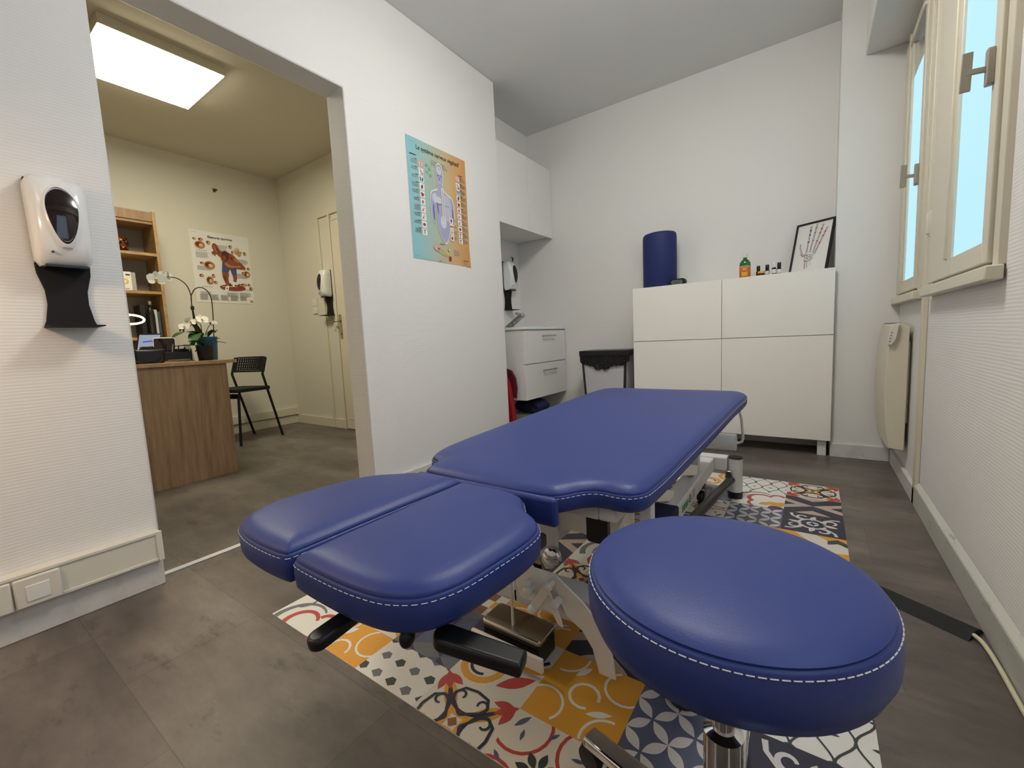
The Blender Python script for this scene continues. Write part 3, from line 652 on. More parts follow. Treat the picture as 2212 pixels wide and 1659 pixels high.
# wooden tray
tag(MB().prism([(-.315+.145*cos(a*pi/16), 3.27+.07*sin(a*pi/16)) for a in range(32)], ZT, ZT+.012, lambda u, v, dd: (u, v, dd)).build('serving_board', 'walnut', bevel=.004), 'oval dark wooden board carrying the bottles on the cupboard', 'board')
z = ZT+.012
O = thing('oil_bottle', 'green glass massage oil bottle with orange label and white cap', 'bottle', (-.378, 3.27, z))
MB().lathe([(.020, 0), (.032, .003), (.033, .085), (.031, .100), (.020, .116), (.0115, .122), (.0115, .138)], (-.378, 3.27, z), 32, sy=.62).build('bottle_body', 'greenglass', O)
MB().lathe([(.0125, .132), (.0135, .134), (.0135, .156), (.0115, .158)], (-.378, 3.27, z), 24).build('cap', 'white', O)
b = MB()
def strip(m, a0, a1, z0, z1, off=.0008):
    b.m = m; n = 8
    for k in range(n):
        q = [rad(a0+(a1-a0)*j/n) for j in (k, k+1)]
        P = [(-.378+(.033+off)*cos(q_), 3.27+(.033*.62+off)*sin(q_)) for q_ in q]
        b.poly([(*P[0], z+z0), (*P[1], z+z0), (*P[1], z+z1), (*P[0], z+z1)])
M['labelcream'] = mat('cream label', 'd8b49a', .5)
strip(0, 195, 345, .006, .080); strip(1, 240, 300, .012, .044, .0012); strip(3, 215, 325, .066, .076, .0012); strip(1, 250, 292, .050, .062, .0012); strip(2, 245, 295, .040, .043, .0016); strip(2, 225, 315, .070, .072, .0016)
b.build('bottle_label', ['orange', 'yellow', 'ink', 'labelcream'], O, flip=True)
def vial(x, y, h, r, capc, lab, label, bodym='darkglass'):
    v = thing('vial', label, 'bottle', (x, y, z), 'small bottles on the wooden board')
    MB().lathe([(r*.8, 0), (r, .003), (r, h*.48), (r*.5, h*.58), (r*.5, h*.66)], (x, y, z), 20).build('bottle_body', bodym, v)
    MB().lathe([(r*.78, h*.56), (r*.80, h*.58), (r*.80, h*.97), (r*.70, h)], (x, y, z), 20).build('cap', capc, v)
    MB().lathe([(r+.0004, h*.10), (r+.0004, h*.42)], (x, y, z), 20).build('bottle_label', lab, v)
vial(-.302, 3.285, .070, .013, 'black', 'darkglass', 'small amber bottle with black cap behind the yellow-lidded jar')
vial(-.250, 3.26, .068, .0135, 'black', 'paper', 'small black-capped bottle between the yellow-lidded jar and white-capped bottle')
vial(-.212, 3.25, .080, .0135, 'white', 'paper', 'small bottle with white cap and white label')
vial(-.185, 3.26, .074, .0135, 'black', 'paper', 'rightmost small bottle, black cap and white label, beside the white-capped one')
J = thing('balm_jar', 'squat red balm jar with yellow lid on the wooden board', 'jar', (-.282, 3.235, z))
MB().lathe([(.017, 0), (.019, .002), (.019, .016)], (-.282, 3.235, z), 24).build('jar_body', 'maroon', J)
MB().lathe([(.0195, .015), (.0195, .026), (.017, .028)], (-.282, 3.235, z), 24).build('lid', 'yellow', J)
# framed hand print leaning against wall
FR = thing('framed_print', 'black framed print of a skeletal hand leaning on the wall atop the cupboard', 'picture', (-.02, 3.33, ZT))
PW, PH = .223, .334
A0 = Vector((-.138, 3.345, ZT)); ux = Vector((.188, -.105, 0)).normalized(); vz = Vector((.040, .075, .32)); vz = (vz-ux*vz.dot(ux)).normalized(); nn = ux.cross(vz)
def fm(u, v, dd): return A0+ux*u+vz*v+nn*dd
b = MB()
for (u0, u1, v0, v1) in ((0, .010, 0, PH), (PW-.010, PW, 0, PH), (.010, PW-.010, 0, .010), (.010, PW-.010, PH-.010, PH)): b.prism([(u0, v0), (u1, v0), (u1, v1), (u0, v1)], -.012, .006, fm)
b.build('frame', 'black', FR, bevel=.001)
b = MB().prism([(.01, .01), (PW-.01, .01), (PW-.01, PH-.01), (.01, PH-.01)], -.008, -.002, fm)
pr_ = b.build('print', 'paper', FR)
b = MB()
def bone(m, pts, w, lay):
    b.m = m; pts = [(x*1.09, y*1.16) for x, y in pts]
    for i in range(len(pts)-1):
        (x0, y0), (x1, y1) = pts[i], pts[i+1]; dx, dy = x1-x0, y1-y0; l = math.hypot(dx, dy); nx, ny = -dy/l*w/2, dx/l*w/2
        b.poly([fm(x0+nx, y0+ny, lay), fm(x1+nx, y1+ny, lay), fm(x1-nx, y1-ny, lay), fm(x0-nx, y0-ny, lay)])
M['pinkink'] = mat('pink ink', 'b84a5a', .7); M['oliveink'] = mat('olive ink', '8a7a3a', .7); M['violetink'] = mat('violet ink', '4a2a6a', .7)
wr = (.085, .085)
for k, (bx, by, tx, ty) in enumerate(((.078, .115, .082, .262), (.097, .118, .112, .272), (.113, .112, .145, .262), (.122, .104, .168, .240))):
    segs = [0, .42, .44, .68, .70, .85, .87, 1]
    for s0, s1 in ((0, .42), (.45, .68), (.71, .85), (.88, 1)):
        x0, y0, x1, y1 = bx+(tx-bx)*s0, by+(ty-by)*s0, bx+(tx-bx)*s1, by+(ty-by)*s1
        for sg in (-1, 1): bone(0, [(x0+sg*.0042, y0), (x0+(x1-x0)*.3+sg*.0022, y0+(y1-y0)*.3), (x0+(x1-x0)*.7+sg*.0022, y0+(y1-y0)*.7), (x1+sg*.0038, y1), (x1, y1+.002)], .0022, -.0014)
    for s0 in (.43, .70, .86): b.m = (0, 3, 1, 1)[k]; x0, y0 = bx+(tx-bx)*s0, by+(ty-by)*s0; b.poly([fm(x0*1.09+.006*cos(a), y0*1.16+.004*sin(a), -.0012) for a in [i*pi/4 for i in range(8)]])
for sg in (-1, 1): bone(0, [(.070+sg*.004, .098), (.050+sg*.003, .125), (.040+sg*.003, .150), (.036+sg*.002, .175)], .0022, -.0014)
bone(1, [(.060, .100), (.046, .118)], .004, -.0012); bone(2, [(.066, .105), (.075, .112), (.085, .104)], .003, -.0012)
for (x0, y0, rr) in ((.078, .100, .010), (.094, .103, .009), (.108, .098, .009), (.082, .086, .010), (.100, .086, .010)): bone(0, [(x0+rr*cos(a), y0+rr*.6*sin(a)) for a in [i*pi/4 for i in range(9)]], .002, -.0013)
bone(1, [(.078, .075), (.080, .05), (.084, .03)], .004, -.0012); bone(0, [(.088, .075), (.090, .055), (.096, .035)], .002, -.0012); bone(0, [(.070, .078), (.090, .070), (.112, .078), (.118, .088)], .003, -.0012); bone(4, [(.108, .07), (.112, .045)], .002, -.0012)
b.build('hand_drawing', ['ink', 'pinkink', 'violetink', 'oliveink', 'greyink'], pr_, flip=True)

# ------------------------------------------------------------------ wall cabinet and vanity in the alcove
WC = thing('wall_cabinet', 'white two-door wall cabinet above the washbasin in the alcove', 'cabinet', (-2.1, 3.05, 1.69))
MB().box(-2.29, -1.94, 2.625, 3.44, 1.69, 2.25).build('carcass', 'gloss', WC, bevel=.001)
for y0, y1 in ((2.625, 3.0765), (3.0795, 3.445)): MB().box(-1.938, -1.92, y0, y1, 1.675, 2.255).build('door', 'gloss', WC, bevel=.001)
wbox('trim_5', 'plain', -2.29, -2.15, 2.61, YB, 2.37, HC)      # boxed duct above the cabinet
VN = thing('vanity_unit', 'white wall-hung vanity with two drawers under the small washbasin', 'cabinet', (-2.05, 3.1, .32))
MB().box(-2.29, -1.842, 2.775, 3.435, .318, .868).build('carcass', 'gloss', VN, bevel=.001)
for z0, z1, zh in ((.602, .862, .818), (.318, .596, .535)):
    dr = MB().box(-1.840, -1.822, 2.778, 3.432, z0, z1).build('drawer', 'gloss', VN, bevel=.001)
    b = MB().bar((-1.798, 3.03, zh), (-1.798, 3.24, zh), .006, .010); b.bar((-1.822, 3.045, zh), (-1.800, 3.045, zh), .006, .010); b.bar((-1.822, 3.225, zh), (-1.800, 3.225, zh), .006, .010); b.build('handle', 'satin', dr, bevel=.001)
BA = thing('washbasin', 'white ceramic washbasin slab on top of the vanity unit', 'washbasin', (-2.05, 3.1, .87))
MB().box(-2.29, -1.818, 2.765, 3.442, .870, .893).build('basin_slab', 'white', BA, bevel=.006)
b = MB().lathe([(.15, .0), (.16, .010), (.14, .011), (.10, .001)], (-2.02, 3.12, .893), 40, sy=1.2); b.build('bowl_rim', 'white', BA)
FA = thing('faucet', 'chrome basin mixer tap leaning forward over the washbasin', 'faucet', (-2.20, 2.98, .893))
MB().bar((-2.10, 2.95, .897), (-1.935, 2.95, 1.000), .044, .036).build('spout', 'satin', FA, bevel=.008, seg=3)
MB().bar((-1.965, 2.95, .985), (-2.00, 2.95, 1.018), .045, .014).build('lever', 'satin', FA, bevel=.004)
MB().tube([(-2.02, 2.93, .940), (-2.02, 2.915, .938)], .010).build('knob', 'chrome', FA)
MB().lathe([(.030, .894), (.030, .900), (.022, .908)], (-2.10, 2.95, 0), 20).build('base', 'satin', FA)

# ------------------------------------------------------------------ sanitizer dispensers (local: back on x=0, facing +x)
def dispenser(loc, rz, label):
    D = thing('soap_dispenser', label, 'dispenser', loc, 'automatic sanitizer dispensers on the walls', rz); K = dict(world=False)
    # housing: rounded box, slightly tapering down, bulging front
    sec = [(.0, .180, .058), (.0, .186, .060), (.08, .182, .066)]
    vs = []; fs = []; L = 14
    rings = []
    for i in range(L+1):
        t = i/L; z = .178+.252*t
        e = min(t, 1-t)*L/1.6; rr = 1 if e >= 1 else math.sqrt(max(0, 1-(1-e)**2))*.16+.84
        d = (.078+.020*sin(pi*min(1, t*1.1)))*(1 if e >= 1 else .80+.20*e); w = (.060+.004*t)*rr
        rings.append([( .012, -w), (d*.55, -w), (d*.80, -w*.96), (d*.95, -w*.80), (d, -w*.5), (d*1.02, 0), (d, w*.5), (d*.95, w*.80), (d*.80, w*.96), (d*.55, w), (.012, w)])
        vs += [(a, c, z) for a, c in rings[-1]]
    n = 11
    for i in range(L):
        for k in range(n): a, c = i*n+k, i*n+(k+1) % n; fs.append((a, c, c+n, a+n))
    fs += [tuple(range(n))[::-1], tuple(range(L*n, L*n+n))]
    H = MB().add(vs, fs).build('housing', 'white', D, angle=60, **K)
    # window oval following the front curve
    def front(y, z): 
        t = min(max((z-.178)/.252, 0), 1); return (.078+.020*sin(pi*min(1, t*1.1)))*(1.02-.10*abs(y/.06)**2.2)
    def oval(sc, off, grow=0):
        P = []
        for k in range(40):
            a = 2*pi*k/40; s_ = sin(a); w = (.0335 if s_ > 0 else .0335*(1-.18*abs(s_)))*sc; yv = w*cos(a); zv = .338+(.060 if s_ > 0 else .095)*s_*sc-(.006 if sc > 1 else 0)
            P.append((front(yv, zv)+off, yv, zv))
        return P
    b = MB(); P0, P1 = oval(1.26, -.004), oval(1.16, .0035); P2 = oval(1.0, .0045); nn_ = 40
    b.add(P0+P1+P2, [(k, (k+1) % nn_, (k+1) % nn_+nn_, k+nn_) for k in range(nn_)]+[(k+nn_, (k+1) % nn_+nn_, (k+1) % nn_+2*nn_, k+2*nn_) for k in range(nn_)]); b.build('bezel', 'white', H, angle=60, **K)
    b = MB(); P3 = oval(1.005, .0046); P4 = oval(.6, .0062); P5 = oval(.2, .0068); b.add(P3+P4+P5, [(k, (k+1) % 40, (k+1) % 40+40, k+40) for k in range(40)]+[(k+40, (k+1) % 40+40, (k+1) % 40+80, k+80) for k in range(40)]+[tuple(range(80, 120))]); b.build('viewing_window', 'photo', H, angle=60, **K)
    b = MB().box(.099, .1005, -.010, .010, .2225, .2265); b.build('emblem', 'greyink', H, **K)
    MB().tube([(.085, -.030, .212), (.0925, -.030, .212)], .003, 10).build('indicator', 'black', H, **K)
    MB().box(.02, .070, -.045, .045, .1735, .180).build('sensor_slot', 'black', H, **K)
    # black drip plate with waisted sides + lip tray
    out = [(-.060, .190), (-.058, .16), (-.046, .11), (-.045, .07), (-.053, .02), (-.060, 0), (.060, 0), (.053, .02), (.045, .07), (.046, .11), (.058, .16), (.060, .190)]
    MB().prism(out, .0, .010, lambda u, v, dd: (dd, u, v)).build('drip_plate', 'blackmatt', D, bevel=.002, **K)
    MB().box(.0, .095, -.060, .060, .0, .004).build('drip_tray', 'blackmatt', D, bevel=.0015, **K)
    MB().box(.0, .013, -.058, .058, .178, .432).build('back_plate', 'black', D, bevel=.003, **K)
    return D
D1 = dispenser((XP, .318, .900), 0, 'large white sanitizer dispenser with black drip tray on the left wall beside the office opening')
dup(D1, (-2.29, 3.24, 1.065), 0, 'white sanitizer dispenser above the washbasin in the alcove')
dup(D1, (-3.865, 2.47, 1.115), rad(-90), 'white sanitizer dispenser on the office wall next to the door')
MB_ = MB().tube([(-2.285, 3.33, 1.50), (-2.27, 3.33, 1.535), (-2.285, 3.33, 1.55)], .006); tag(MB_.build('wall_hook', 'black'), 'small black hook above the dispenser in the alcove', 'hook')

# ------------------------------------------------------------------ bin, red bag, basket
BN = thing('waste_bin', 'tall waste bin with frosted clear body and black rim liner beside the cupboard', 'bin', (-1.33, 3.27, 0))
def taper(u, v, dd, c=(-1.335, 3.26)): k = .80+.20*dd/.64; return (c[0]+u*k, c[1]+v*k, dd)
b = MB().prism(rrect(-.185, .185, -.125, .125, .03), 0, .64, taper); b.build('bin_body', 'clearplastic', BN)
b = MB()
for sx in (-1, 1):
    for sy in (-1,): b.tube([taper(sx*.178, sy*.118, .0), taper(sx*.178, sy*.118, .64)], .010)
b.build('corner_rib', 'darktube', BN)
b = MB(); o1 = rrect(-.205, .205, -.145, .145, .03); b.prism([(-1.335+u, 3.26+v) for u, v in o1], .640, .682, lambda u, v, dd: (u, v, dd)); b.build('rim', 'black', BN, bevel=.005)
b = MB(); n = 28; vs = []
for k in range(n+1):
    u = -.19+.40*k/n; zz = .60-.045*sin(pi*k/n)**.5+random.uniform(-.008, .008)-(.02 if 8 < k < 18 else 0); vs.append((u, zz))
for k in range(n):
    (u0, z0), (u1, z1) = vs[k], vs[k+1]; off0, off1 = random.uniform(.132, .142), random.uniform(.132, .142)
    b.add([(-1.335+u0, 3.26-.142, .645), (-1.335+u1, 3.26-.142, .645), (-1.335+u1, 3.26-off1, z1), (-1.335+u0, 3.26-off0, z0), (-1.335+u0, 3.26-.12, .645), (-1.335+u1, 3.26-.12, .645), (-1.335+u1, 3.26-.12, z1+.004), (-1.335+u0, 3.26-.12, z0+.004)],
          [(0, 1, 2, 3), (4, 7, 6, 5), (3, 2, 6, 7)])
b.build('bin_liner', 'bag', BN)
RB = thing('folded_bag', 'red and maroon folded fabric bag leaning upright under the vanity', 'bag', (-1.94, 2.68, 0))
MB().prism([(-.06, 0), (.085, 0), (.055, .30), (.03, .46), (.0, .52), (-.06, .54)], 2.66, 2.70, lambda u, v, dd: (-1.940+u, dd, v)).build('bag_body', 'red', RB, bevel=.008)
MB().prism([(-.05, .38), (.045, .34), (.055, .42), (.045, .50), (.01, .56), (-.05, .58)], 2.71, 2.73, lambda u, v, dd: (-1.925+u, dd, v)).build('bag_flap', 'maroon', RB, bevel=.006)
MB().box(-1.995, -1.865, 2.655, 2.715, 0.0, .035).build('bag_base', 'navy', RB, bevel=.005)
BK = thing('storage_basket', 'light storage box on the floor under the vanity', 'box', (-1.93, 3.1, 0))
MB().prism(rrect(-2.12, -1.80, 2.92, 3.22, .04), 0, .170, lambda u, v, dd: (u, v, dd)).build('box_body', 'plastic', BK, bevel=.004)
CU = thing('massage_cushion', 'navy cushion with two swirl massage heads resting on the storage box', 'cushion', (-1.95, 3.05, .170))
MB().ell((-1.955, 3.06, .235), .155, .13, .065, 28, 14).xf(lambda v: (v.x, v.y, max(v.z, .171))).build('cushion_body', 'navy', CU)
M['navydark'] = mat('dark navy plastic', '12162e', .4)
for dx in (-.065, .065):
    b = MB(); c0 = (-1.955+dx, 2.935, .238)
    for k in range(12):
        a = 2*pi*k/12; b.tube([(c0[0]+rr_*cos(a+rr_*18), c0[1]+.004+rr_*.25, c0[2]+rr_*.85*sin(a+rr_*18)) for rr_ in (.008, .022, .036, .050)], .0042, 6)
    b.build('massage_head', 'navydark', CU)

# ------------------------------------------------------------------ radiator and floor items
RD = thing('radiator', 'white curved electric panel radiator mounted under the far window', 'radiator', (.35, 2.95, .18))
sec = [(.375, .17), (.312, .178), (.300, .30), (.292, .48), (.298, .66), (.312, .785), (.34, .792), (.375, .775)]
MB().prism(sec, 2.75, 3.16, lambda u, v, dd: (u, dd, v)).build('radiator_body', 'cream', RD, bevel=.004, angle=50)
b = MB(); 
for k in range(14): b.box(.318, .350, 2.80+k*.024, 2.808+k*.024, .789, .794)
b.build('grille', 'greyink', RD)
cp = MB().prism([(.306, .785), (.335, .790), (.325, .715), (.310, .690), (.296, .690), (.300, .74)], 2.728, 2.75, lambda u, v, dd: (u, dd, v)).build('control_unit', 'plastic', RD, bevel=.002)
b = MB()
for k in range(4): b.box(.305-.002*k, .311-.002*k, 2.7265, 2.728, .745-.014*k, .751-.014*k)
b.build('buttons', 'greyink', cp)
MB().box(.376, .388, 2.80, 3.1, .30, .70).build('wall_bracket', 'steel', RD)
CC = thing('cable_cover', 'black rubber floor cable cover running to the right baseboard', 'cable cover', (.25, 1.55, 0))
def ccf(u, v, dd): # u across, v up, dd along
    a = Vector((.122, 1.624, 0)); e = Vector((.352, 1.475, 0)); d_ = (e-a).normalized(); n_ = Vector((-d_.y, d_.x, 0)); return a+d_*dd+n_*u+Vector((0, 0, v))
MB().prism([(-.038, 0), (.038, 0), (.020, .014), (.008, .018), (-.008, .018), (-.020, .014)], 0, .275, ccf).build('cover_strip', 'rubber', CC, angle=20)
tag(MB().tube(catmull([(.345, 1.46, .012), (.355, 1.43, .012), (.362, 1.36, .008), (.364, 1.25, .006), (.366, .9, .006), (.366, .3, .006)], 6, False), .005, 8).build('white_cable', 'cable'), 'ivory cable running along the right baseboard from the cable cover', 'cable')
# trunking switch modules
for (ya, yb, lab, rk) in ((.112, .206, 'ivory rocker switch with a square key set in the trunking', True), (.0, .108, 'blank ivory cover module left of the trunking switch', False)):
    s_ = thing('trunking_module', lab, 'switch', (-1.838, (ya+yb)/2, .143), 'modules in the trunking')
    m_ = MB().box(-1.840, -1.829, ya, yb, .100, .186).build('module_plate', 'plastic', s_, bevel=.004)
    if rk: MB().box(-1.830, -1.8265, .134, .182, .116, .162).build('rocker', 'gloss', s_, bevel=.0012)

# ------------------------------------------------------------------ posters
def gradmat():
    m = bpy.data.materials.new('teal to orange poster print'); m.use_nodes = True; nt = m.node_tree; b_ = nt.nodes['Principled BSDF']
    tc = nt.nodes.new('ShaderNodeTexCoord'); sp = nt.nodes.new('ShaderNodeSeparateXYZ'); cr = nt.nodes.new('ShaderNodeValToRGB')
    nt.links.new(tc.outputs['Generated'], sp.inputs[0]); nt.links.new(sp.outputs['Y'], cr.inputs[0]); nt.links.new(cr.outputs[0], b_.inputs['Base Color'])
    e = cr.color_ramp.elements; e[0].color = lin('8fc3cb'); e[1].color = lin('d0985a'); e[0].position = .08; e[1].position = .95
    for p, c in ((.38, 'aebfae'), (.62, 'c9b48c'), (.8, 'd0a56c')): k = e.new(p); k.color = lin(c)
    b_.inputs['Roughness'].default_value = .4; return m
M['grad'] = gradmat()
for k, v in dict(skinlilac='a7a9c4', skindark='6e7296', skinlight='cfd2dd', organred='a83a33', organpink='e0a9a0', organgrey='6d6f85', halo='e9ecea', txt='959a90', muscle='8c4a2e', muscledark='5a2c1c', musclelight='b3764f', shorts='46526e', tan='b98c60', ringred='8c3a2c', greenr='7fbf8f', bone='d5b98c').items(): M[k] = mat('print '+k, v, .45)
class Sheet:
    def __init__(s, f): s.f = f; s.b = MB(); s.l = 0; s.names = []
    def mi(s, m):
        if m not in s.names: s.names.append(m)
        return s.names.index(m)
    def P(s, m, pts, lay=None):
        s.l += 1; s.b.m = s.mi(m); d = (.0006+.000012*s.l); s.b.poly([s.f(u, v, d) for u, v in pts])
    def R(s, m, u0, v0, u1, v1): s.P(m, [(u0, v0), (u1, v0), (u1, v1), (u0, v1)])
    def E(s, m, u, v, ru, rv, rot=0, n=18): s.P(m, [(u+ru*cos(2*pi*k/n)*cos(rot)-rv*sin(2*pi*k/n)*sin(rot), v+ru*cos(2*pi*k/n)*sin(rot)+rv*sin(2*pi*k/n)*cos(rot)) for k in range(n)])
    def C(s, m, pts, n=4): s.P(m, [(p.x, p.y) for p in catmull(pts, n)])
    def T(s, m, u, v, w, lines, lh=.0045, head=False, right=False):
        for k in range(lines):
            ww = w*random.uniform(.75, 1); x = u+(w-ww if right else 0); s.R(m, x, v-k*lh, x+ww, v-k*lh-lh*.45)
    def text(s, m, txt, u, v, size, bold=0, sx=1, align='LEFT'):
        s.l += 1; s.b.m = s.mi(m); d = .0006+.000012*s.l; text_into(s.b, txt, size, lambda a, c, dd: s.f(u+a, v+c, d), 0, align, bold, sx)
# nervous system poster, 0.50 x 0.675 ; u to the right, v up from bottom-left
NP = thing('anatomy_poster', 'anatomy poster of the nervous system, teal to orange, on the partition wall', 'poster', (XP, 1.998, 1.29))
fN = lambda u, v, d: Vector((XP+.0015+d+.006*max(0, (u-.42)/.08)**2*max(0, (.1-v)/.1), 1.747+u, 1.29+v))
b = MB()
vs = [fN(.5*i/10, .675*j/12, 0) for j in range(13) for i in range(11)]; b.add(vs, [(j*11+i, j*11+i+1, (j+1)*11+i+1, (j+1)*11+i) for j in range(12) for i in range(10)]); sh = b.build('sheet', 'grad', NP, flip=True)
s = Sheet(fN)
s.text('ink', 'Le système nerveux végétatif', .255, .618, .036, .0006, .86, 'CENTER')
s.T('txt', .02, .653, .05, 1); s.T('txt', .185, .592, .15, 8, .0042)
for side, u, n, vt, dv in ((0, .085, 10, .562, .0425), (1, .398, 11, .555, .0385)):
    for k in range(n):
        v = vt-k*dv; s.R('halo', u, v-dv*.86, u+.036, v)
        kind = k % 11; cu, cv = u+.018, v-dv*.45
        if kind == 0: s.R('organpink', u, v-dv*.86, u+.036, v); s.E('halo', cu, cv, .012, .005); s.E('ink', cu, cv, .004, .004)
        elif kind == 1: s.P('organpink', [(u+.008, v-.002), (u+.022, v-.008), (u+.032, v-.026), (u+.026, v-.034), (u+.010, v-.030)]); s.E('organred', u+.028, v-.030, .006, .004)
        elif kind == 2: s.E('organgrey', cu-.008, cv, .006, .014, .2); s.E('organgrey', cu+.008, cv, .006, .014, -.2)
        elif kind == 3: s.E('organred', cu, cv, .008, .014, -.3)
        elif kind == 4: s.P('organred', [(u+.006, v-.006), (u+.032, v-.014), (u+.026, v-.028), (u+.010, v-.032)])
        elif kind == 5: s.E('organpink', cu, cv, .010, .012); s.E('organred', cu-.002, cv, .004, .008)
        elif kind in (6, 7): s.E('organpink', cu, cv+.004, .012, .005, .5); s.E('organred', cu-.004, cv-.006, .006, .004)
        elif kind == 8: s.E('organred', cu, cv, .011, .009)
        else: s.P('organred', [(u+.006, v-.006), (u+.030, v-.006), (u+.020, v-.012), (u+.020, v-.030), (u+.014, v-.030), (u+.014, v-.012)])
        if side == 0: s.T('txt', .020, v-.004, .056, 4 if k % 3 else 6, .0045, right=True); s.T('ink', .056, v, .022, 1, .006)
        else: s.T('txt', .438, v-.004, .050, 5, .0045); s.T('ink', .438, v, .022, 1, .006)
s.T('ink', .02, .582, .05, 1, .008); s.T('ink', .43, .567, .035, 1, .008)
for (u, v) in ((.150, .548), (.172, .534), (.152, .512), (.178, .498)): s.E('greenr', u, v, .009, .009)
# figure
head0 = [(.25, .335), (.232, .345), (.224, .375), (.222, .420), (.228, .455), (.25, .472), (.272, .458), (.280, .42), (.278, .375), (.268, .345)]
torso0 = [(.232, .350), (.228, .318), (.205, .305), (.180, .292), (.168, .262), (.166, .20), (.170, .145), (.195, .120), (.205, .175), (.212, .215), (.216, .16), (.218, .10), (.240, .04), (.275, .005), (.300, .035), (.320, .10), (.318, .16), (.320, .215), (.332, .175), (.345, .12), (.365, .14), (.366, .20), (.362, .258), (.345, .288), (.315, .300), (.282, .315), (.272, .335), (.270, .350)]
_P, _E, _R = s.P, s.E, s.R; VS = .118
head = head0; torso = torso0
def P2(m, pts, lay=None): _P(m, [(u, v*.985+VS) for u, v in pts])
s.P = P2
ex = lambda P, cx, cy, k: [(cx+(u-cx)*k, cy+(v-cy)*k) for u, v in P]
s.C('halo', ex(torso, .265, .18, 1.045)); s.C('halo', ex(head, .25, .40, 1.09)); s.C('skinlilac', torso); s.C('skinlilac', head)
s.E('skinlight', .20, .262, .020, .030); s.E('skindark', .222, .205, .006, .035, .1); s.E('skindark', .185, .175, .006, .05); s.E('skindark', .352, .18, .006, .05); s.E('skinlight', .235, .255, .022, .022); s.E('skindark', .24, .232, .022, .004); s.E('skindark', .30, .232, .024, .004)
s.E('skinlight', .265, .13, .026, .038); s.E('skinlight', .25, .435, .020, .024); s.E('skindark', .238, .402, .008, .004); s.E('skindark', .264, .402, .008, .004); s.P('skindark', [(.250, .402), (.256, .378), (.246, .378)]); s.E('skinlight', .251, .362, .010, .003)
s.P('bone', [(.246, .448), (.250, .455), (.254, .448), (.262, .440), (.252, .436), (.250, .41), (.248, .436), (.240, .440)])
for k in range(19): s.R('halo', .275, .292-k*.0082, .330+.012*sin(k*.16), .2945-k*.0082)
s.R('halo', .262, .12, .268, .335); s.R('halo', .276, .14, .280, .335)
for k in range(24): s.R('orange' if k % 2 else 'yellow', .2575, .310-k*.0075, .2620, .3145-k*.0075); s.R('organred', .270, .310-k*.0075, .2735, .3135-k*.0075)
for k in range(4): s.R('halo', .318, .135-k*.036, .351, .168-k*.036); s.E(('organred', 'orange', 'organpink', 'organred')[k], .334, .151-k*.036, (.008, .018, .012, .009)[k], (.012, .007, .010, .010)[k]); s.T('txt', .354, .166-k*.036, .03, 4)
for k in range(7): s.R('txt', .135, .44-k*.05, .19, .4408-k*.05)
s.R('txt', .19, .10, .191, .42)
s.P = _P
s.E('organpink', .19, .082, .024, .016, -.3); s.E('organred', .207, .080, .008, .008)
for P in ([(.205, .088), (.240, .078), (.262, .062), (.300, .045)], [(.205, .068), (.24, .052), (.28, .046)], [(.22, .045), (.22, .02)], [(.26, .045), (.262, .018)]):
    for i in range(len(P)-1): (a, c), (e, g) = P[i], P[i+1]; s.P('yellow', [(a, c), (e, g), (e, g-.004), (a, c-.004)])
s.E('greenr', .30, .085, .010, .011); s.E('halo', .30, .085, .005, .006); s.P('organpink', [(.205, .01), (.215, .022), (.228, .020), (.238, .008)]); s.R('organred', .295, .018, .316, .045)
s.T('txt', .34, .09, .06, 6, .0055); s.T('ink', .22, .112, .05, 1, .006); s.T('txt', .02, .02, .03, 1); s.P('ink', [(.43, .030), (.436, .040), (.442, .030)]); s.T('ink', .446, .036, .04, 1, .006); s.T('txt', .43, .024, .04, 3)
s.b.build('print', s.names, sh, flip=True)
# sports injuries poster
SP = thing('sports_poster', 'white poster of a crouching athlete and injuries on the office wall', 'poster', (-4.658, 1.885, 1.28))
fS = lambda u, v, d: Vector((-4.6585+d*2, 1.633+u, 1.28+v))
sh = MB().prism([(0, 0), (.502, 0), (.502, .657), (0, .657)], 0, .0005, fS).build('sheet', 'paper', SP)
s = Sheet(fS)
s.text('ink', 'Blessures sportives', .25, .598, .030, .0009, .9, 'CENTER')
s.T('txt', .015, .640, .05, 1)
for (u, v, w, n) in ((.215, .545, .10, 10), (.035, .46, .11, 9), (.035, .335, .11, 7), (.035, .10, .10, 6), (.36, .43, .12, 8), (.35, .29, .13, 8), (.37, .105, .11, 7), (.26, .10, .10, 7), (.03, .075, .075, 9), (.115, .075, .075, 9), (.20, .075, .075, 9), (.285, .075, .075, 9), (.37, .075, .065, 8), (.46, .035, .035, 4)): s.T('greyink', u, v, w, n, .006)
for (u, v, a, c) in ((.075, .525, .042, .034), (.135, .345, .045, .038), (.125, .205, .030, .038), (.455, .29, .032, .032), (.085, .575, .02, .014), (.145, .555, .017, .017), (.035, .575, .014, .010), (.33, .54, .016, .018), (.345, .49, .012, .016), (.455, .49, .014, .018), (.06, .245, .018, .015), (.158, .25, .014, .018), (.17, .19, .016, .014), (.38, .175, .02, .018), (.465, .185, .014, .014), (.48, .15, .016, .018), (.475, .345, .014, .014), (.44, .345, .010, .016), (.075, .36, .016, .012), (.415, .185, .03, .012), (.425, .30, .016, .012)):
    s.E('musclelight', u, v, a, c); s.E('muscledark', u-.1*a, v+.1*c, a*.7, c*.6); s.E('bone', u+.2*a, v-.05*c, a*.4, c*.45)
for (u, v) in ((.045, .470), (.37, .495), (.06, .14), (.41, .13), (.335, .355)):
    for k in range(5): s.P('ink', [(u+.018*k, v), (u+.018*k+.005, v+.004), (u+.018*k+.003, v+.012), (u+.018*k-.001, v+.008)])
